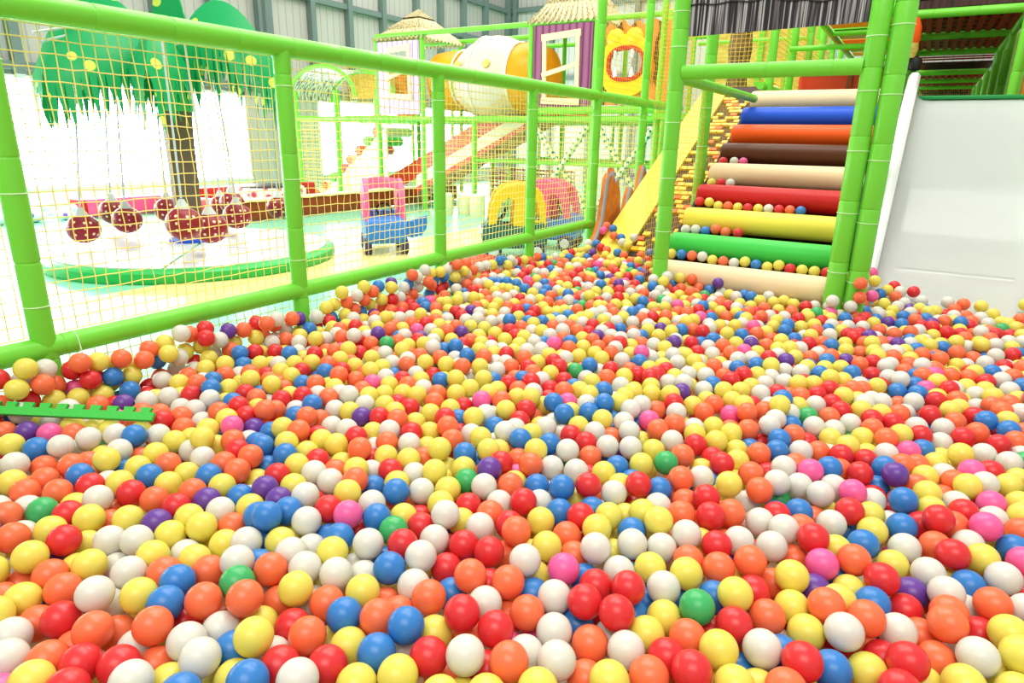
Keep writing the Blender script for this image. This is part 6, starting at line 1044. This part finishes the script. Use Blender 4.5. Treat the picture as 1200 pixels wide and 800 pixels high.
2768,4555,2812,2725,2176,2811,426,4953,2813,946,1536,2810,2551,5124,2814,435,1636,2812,2663,2848,2812,959,5650,2810,1823,1932,2811,505,2823,2812,1641,1812,2811,1014,3909,2811,646,4808,2814,3681,4353,2812,2390,2296,2816,3483,2827,2810,
664,5640,2813,1488,3996,2814,3227,2240,2813,3940,5377,2811,1233,3601,2810,3841,4337,2810,661,1569,2812,3413,5027,2816,2659,3538,2813,2329,3102,2811,3794,3648,2814,2858,2750,2813,617,3264,2811,519,2097,2810,1936,2509,2813,648,2344,2812,
3775,3046,2812,2303,4019,2811,673,1417,2811,2425,3887,2811,924,3196,2810,581,2482,2811,3754,4266,2812,2582,5037,2810,3708,3909,2810,1518,5253,2811,2981,4788,2814,1128,4336,2813,2777,4729,2814,2858,3609,2810,636,5765,2816,1200,2311,2813,
1370,5075,2810,481,4577,2813,1634,2646,2812,2859,3712,2813,1588,2964,2810,1740,2448,2812,2347,3311,2815,1963,4028,2811,1413,2790,2812,3266,3121,2812,1679,1711,2812,2190,4147,2813,2928,5262,2811,2813,3067,2813,3704,3422,2811,2292,3929,2812,
3215,4008,2811,2441,5510,2811,888,5545,2811,1890,4750,2812,1833,2132,2812,2707,4282,2812,435,1400,2810,1169,3372,2813,3673,2712,2812,1311,4218,2811,3562,3023,2816,2214,1383,2814,1805,4281,2813,1216,3681,2810,1402,4685,2810,948,1329,2811,
725,2346,2811,3694,5160,2816,3019,2084,2811,2549,4284,2810,484,5864,2813,3802,3197,2813,2203,3787,2811,508,3588,2812,3447,2434,2812,746,1632,2810,2621,4327,2813,642,1260,2811,1272,5024,2810,1523,3391,2817,2703,3668,2813,3303,2249,2813,
2459,5423,2815,698,2049,2810,3611,5437,2817,1592,4431,2811,2135,5186,2813,846,4848,2814,2045,2999,2810,2161,1456,2810,469,1523,2813,2823,4882,2810,943,5297,2813,3609,2920,2811,915,2263,2814,635,5419,2810,2085,2636,2812,1206,4909,2812,
879,3922,2811,882,4089,2811,1936,3133,2810,1636,5202,2817,1021,2074,2814,3708,5560,2814,2265,2990,2811,3676,3774,2817,3918,4505,2812,700,4422,2810,1641,2319,2810,3463,4627,2814,2601,1706,2810,1225,1268,2811,4062,4449,2813,1843,4554,2811,
1644,4042,2812,2348,2410,2812,1154,3748,2810,1244,4009,2811,1072,3771,2813,844,3686,2813,486,5107,2812,1702,4158,2810,683,2670,2813,428,6511,2811,1242,5498,2811,2737,3548,2812,713,1886,2814,880,4221,2810,599,2998,2812,3044,4745,2810,
2637,3943,2813,2918,2437,2811,3566,3596,2813,1481,1956,2811,1937,4167,2810,705,3763,2810,3601,4375,2813,2263,1532,2816,998,3465,2810,1056,5682,2812,1066,5881,2813,436,1925,2813,3018,2906,2812,3449,3776,2811,3048,4876,2814,2406,4359,2811,
3272,5489,2813,904,2901,2812,1317,1372,2811,648,4931,2810,2844,2480,2811,2611,2962,2814,1301,4436,2813,3050,3666,2810,4039,4263,2811,2164,3274,2814,3180,2119,2810,3373,3327,2810,576,6230,2810,507,4426,2814,524,4013,2811,575,3395,2814,
531,3919,2814,494,6120,2812,424,3014,2811,516,1940,2811]
# for each of the nearest balls: wording number, then the colour numbers of its neighbours (8 nothing, 9 a gap)
SIG = [104040041,140140143,133211323,123401400,221312111,312232232,223222220,114213444,130383011,104124124,232030231,132033032,131283188,220122030,
102080212,121202243,200114112,231303233,172717201,220312331,149234230,222222022,190424012,134303301,340424009,122020202,120032020,200014031,
143084388,101182101,144124423,103349343,221310112,200421400,110211411,148421620,304010449,120462030,104020204,331303101,115222122,222212111,
123232233,103380388,120131233,111505110,144141214,343232342,111151151,133383388,121042004,132114110,240124021,131383388,125212225,130202030,
131383288,220232120,115142145,143383343,103280288,234222004,210101020,113181088,133393340,124002409,120302320,141111144,100320310,143604624,
134030134,320030022,100121021,169411463,122332233,122353151,112421423,208111808,102010101,122082088,147403704,182018081,121192120,102272204,
138212031,130003043,322222212,114201204,302020042,120013004,111731731,212111001,232121332,122343391,321212121,232030922,144544441,101262026,
102090022,222242142,232013030,180212081,220082088,110404411,331303120,101101501,182101209,114414234,143004314,200001240,154020422,330212231,
304020004,231134103,147014412,103919213,134183488,122333200,113250350,124071027,113121223,210211110,131242204,222112521,212001240,101544103,
211222301,240121147,192414410,134040440,211101301,103121033,201010110,102191206,131181488,211121512,232332233,130143043,145503502,100321012,
109000030,151505110,300010041,104400400,200114012,101640601,190202003,102303203,142444242,112111422,222020022,113400300,123112334,200222431,
103210201,213383388,211313112,102313230,125302200,202040392,124013422,120602006,340111102,120101044,214402404,343232330,142024022,214114114,
213231233,120000300,133003003,140934033,190039035,200020102,170747340,133453113,211124121,130101030,212202012,141040110,100103102,143040001,
130031032,140626222,161000437,113384388,113321320,141030121,123272471,133111143,112101200,131103101,220102101,150101043,100330331,140227149,
220080088,172527530,182111412,103737313,144143140,124363364,213381388,121242211,102230201,102260230,120073020,310101020,130222032,130033023,
180020080,106040106,120613020,110221210,123352325,121030123,190909902,104141014,122002120,120142114,203303303,201102101,251525412,110360316,
213324312,103101303,113202210,311101101,141124421,101001000,102091031,201020142,111130033,112222212,522111221,100122101,211313101,112041212,
141224122,100640670,184202580,230210001,111212301,140515040,241014114,104002400,311121231,101280281,110525602,208113161,201010101,134413424,
150020022,143614610,108266216,140404440,143434103,210313113,243304300,182020082,222212141,114324423,213011031,220441044,143111315,106020126,
141404110,125112251,147030141,113101302,142404254,171112111,231939933,201103103,110301330,112111101,130240224,133121212,201010041,113420113,
113101106,110301310,108313031,123131123,204010110,164212111,107111713,202140114,173320371,100220110,112222222,132241252,121212113,121232223,
310111141,120202110,104430103,102210210,301010011,201040243]
N_ONE, N_STAIR, N_VIS, N_LOW = 300, 40, 2092, 1908
balls = [(DATA[i] / 1000 - 3, DATA[i + 1] / 1000 - 1, DATA[i + 2] // 10 / 1000, KEYS[DATA[i + 2] % 10]) for i in range(0, len(DATA), 3)]
BR = .0372
WORD = dict(W='white', Y='yellow', O='orange', R='red', B='blue', P='purple', K='pink', G='green', e='nothing', n='gap')
NEAR = [WORD[k] for k in KEYS] + ['nothing', 'gap']
def ball_label(c, code):
    d = [int(x) for x in str(code)]; k, s = d[0] - 1, [NEAR[x] for x in d[1:]]; n = WORD[c] + ' ball, '
    if k == 0: return n + '%s left of it, %s right, %s behind, %s in front' % tuple(s[:4])
    if k == 1: return n + '%s left, %s right, %s behind, %s before, %s and %s diagonally behind' % tuple(s[:6])
    if k == 2: return n + '%s left, %s right, %s behind, %s before, %s and %s diagonally before' % tuple(s[:4] + s[6:8])
    if k == 3: return n + '%s left, %s right, diagonally behind %s and %s, before %s and %s' % tuple(s[:2] + s[4:8])
    return n[:-2] + ' ringed clockwise from left by %s, %s, %s, %s, %s, %s, %s, %s' % tuple(s[i] for i in (0, 4, 2, 5, 1, 7, 3, 6))
def ball_mesh(c):
    bm = BM(); bmesh.ops.create_uvsphere(bm, u_segments=32, v_segments=20, radius=BR)
    me = bpy.data.meshes.new('ball_' + WORD[c]); bm.to_mesh(me); bm.free(); me.materials.append(M['ball' + c])
    me.polygons.foreach_set('use_smooth', [True] * len(me.polygons)); return me
MESH = {c: ball_mesh(c) for c in BALL}
for i in range(N_ONE):
    x, y, z, c = balls[i]; o = bpy.data.objects.new('play_ball', MESH[c]); COL.objects.link(o); o.location = (x, y, z)
    tag(o, ball_label(c, SIG[i]), 'ball', 'coloured balls in the pit nearest the camera')
def sphere_arrays(u, v):
    bm = BM(); bmesh.ops.create_uvsphere(bm, u_segments=u, v_segments=v, radius=BR); bm.verts.index_update()
    vs = np.array([t.co[:] for t in bm.verts]); fs = [[t.index for t in f.verts] for f in bm.faces]; bm.free(); return vs, fs
def mass(lst, u, v):
    vs, fs = sphere_arrays(u, v); nv = len(vs); lens = np.array([len(f) for f in fs]); flat = np.array([i for f in fs for i in f]); n = len(lst)
    P = np.array([b[:3] for b in lst]); co = (vs[None] + P[:, None]).reshape(-1, 3)
    lp_ = (flat[None] + (np.arange(n) * nv)[:, None]).ravel(); ln = np.tile(lens, n); mi = np.repeat([KEYS.index(b[3]) for b in lst], len(lens))
    return co, lp_, ln, mi
parts = [mass(balls[N_ONE:N_ONE + N_STAIR + N_VIS], 20, 13), mass(balls[N_ONE + N_STAIR + N_VIS:], 10, 7)]
co = np.concatenate([p[0] for p in parts]); lp_ = np.concatenate([parts[0][1], parts[1][1] + len(parts[0][0])]); ln = np.concatenate([p[2] for p in parts]); mi = np.concatenate([p[3] for p in parts])
me = bpy.data.meshes.new('ball_mass'); me.vertices.add(len(co)); me.vertices.foreach_set('co', co.ravel()); me.loops.add(len(lp_)); me.loops.foreach_set('vertex_index', lp_.astype(np.int32))
me.polygons.add(len(ln)); me.polygons.foreach_set('loop_start', np.concatenate([[0], np.cumsum(ln)[:-1]]).astype(np.int32))
me.polygons.foreach_set('material_index', mi.astype(np.int32)); me.update(calc_edges=True); me.polygons.foreach_set('use_smooth', [True] * len(ln))
for c in KEYS: me.materials.append(M['ball' + c])
o = bpy.data.objects.new('ball_mass', me); COL.objects.link(o)
tag(o, 'mass of smaller coloured balls filling the pit beyond the nearest ones', 'balls', None, 'stuff')
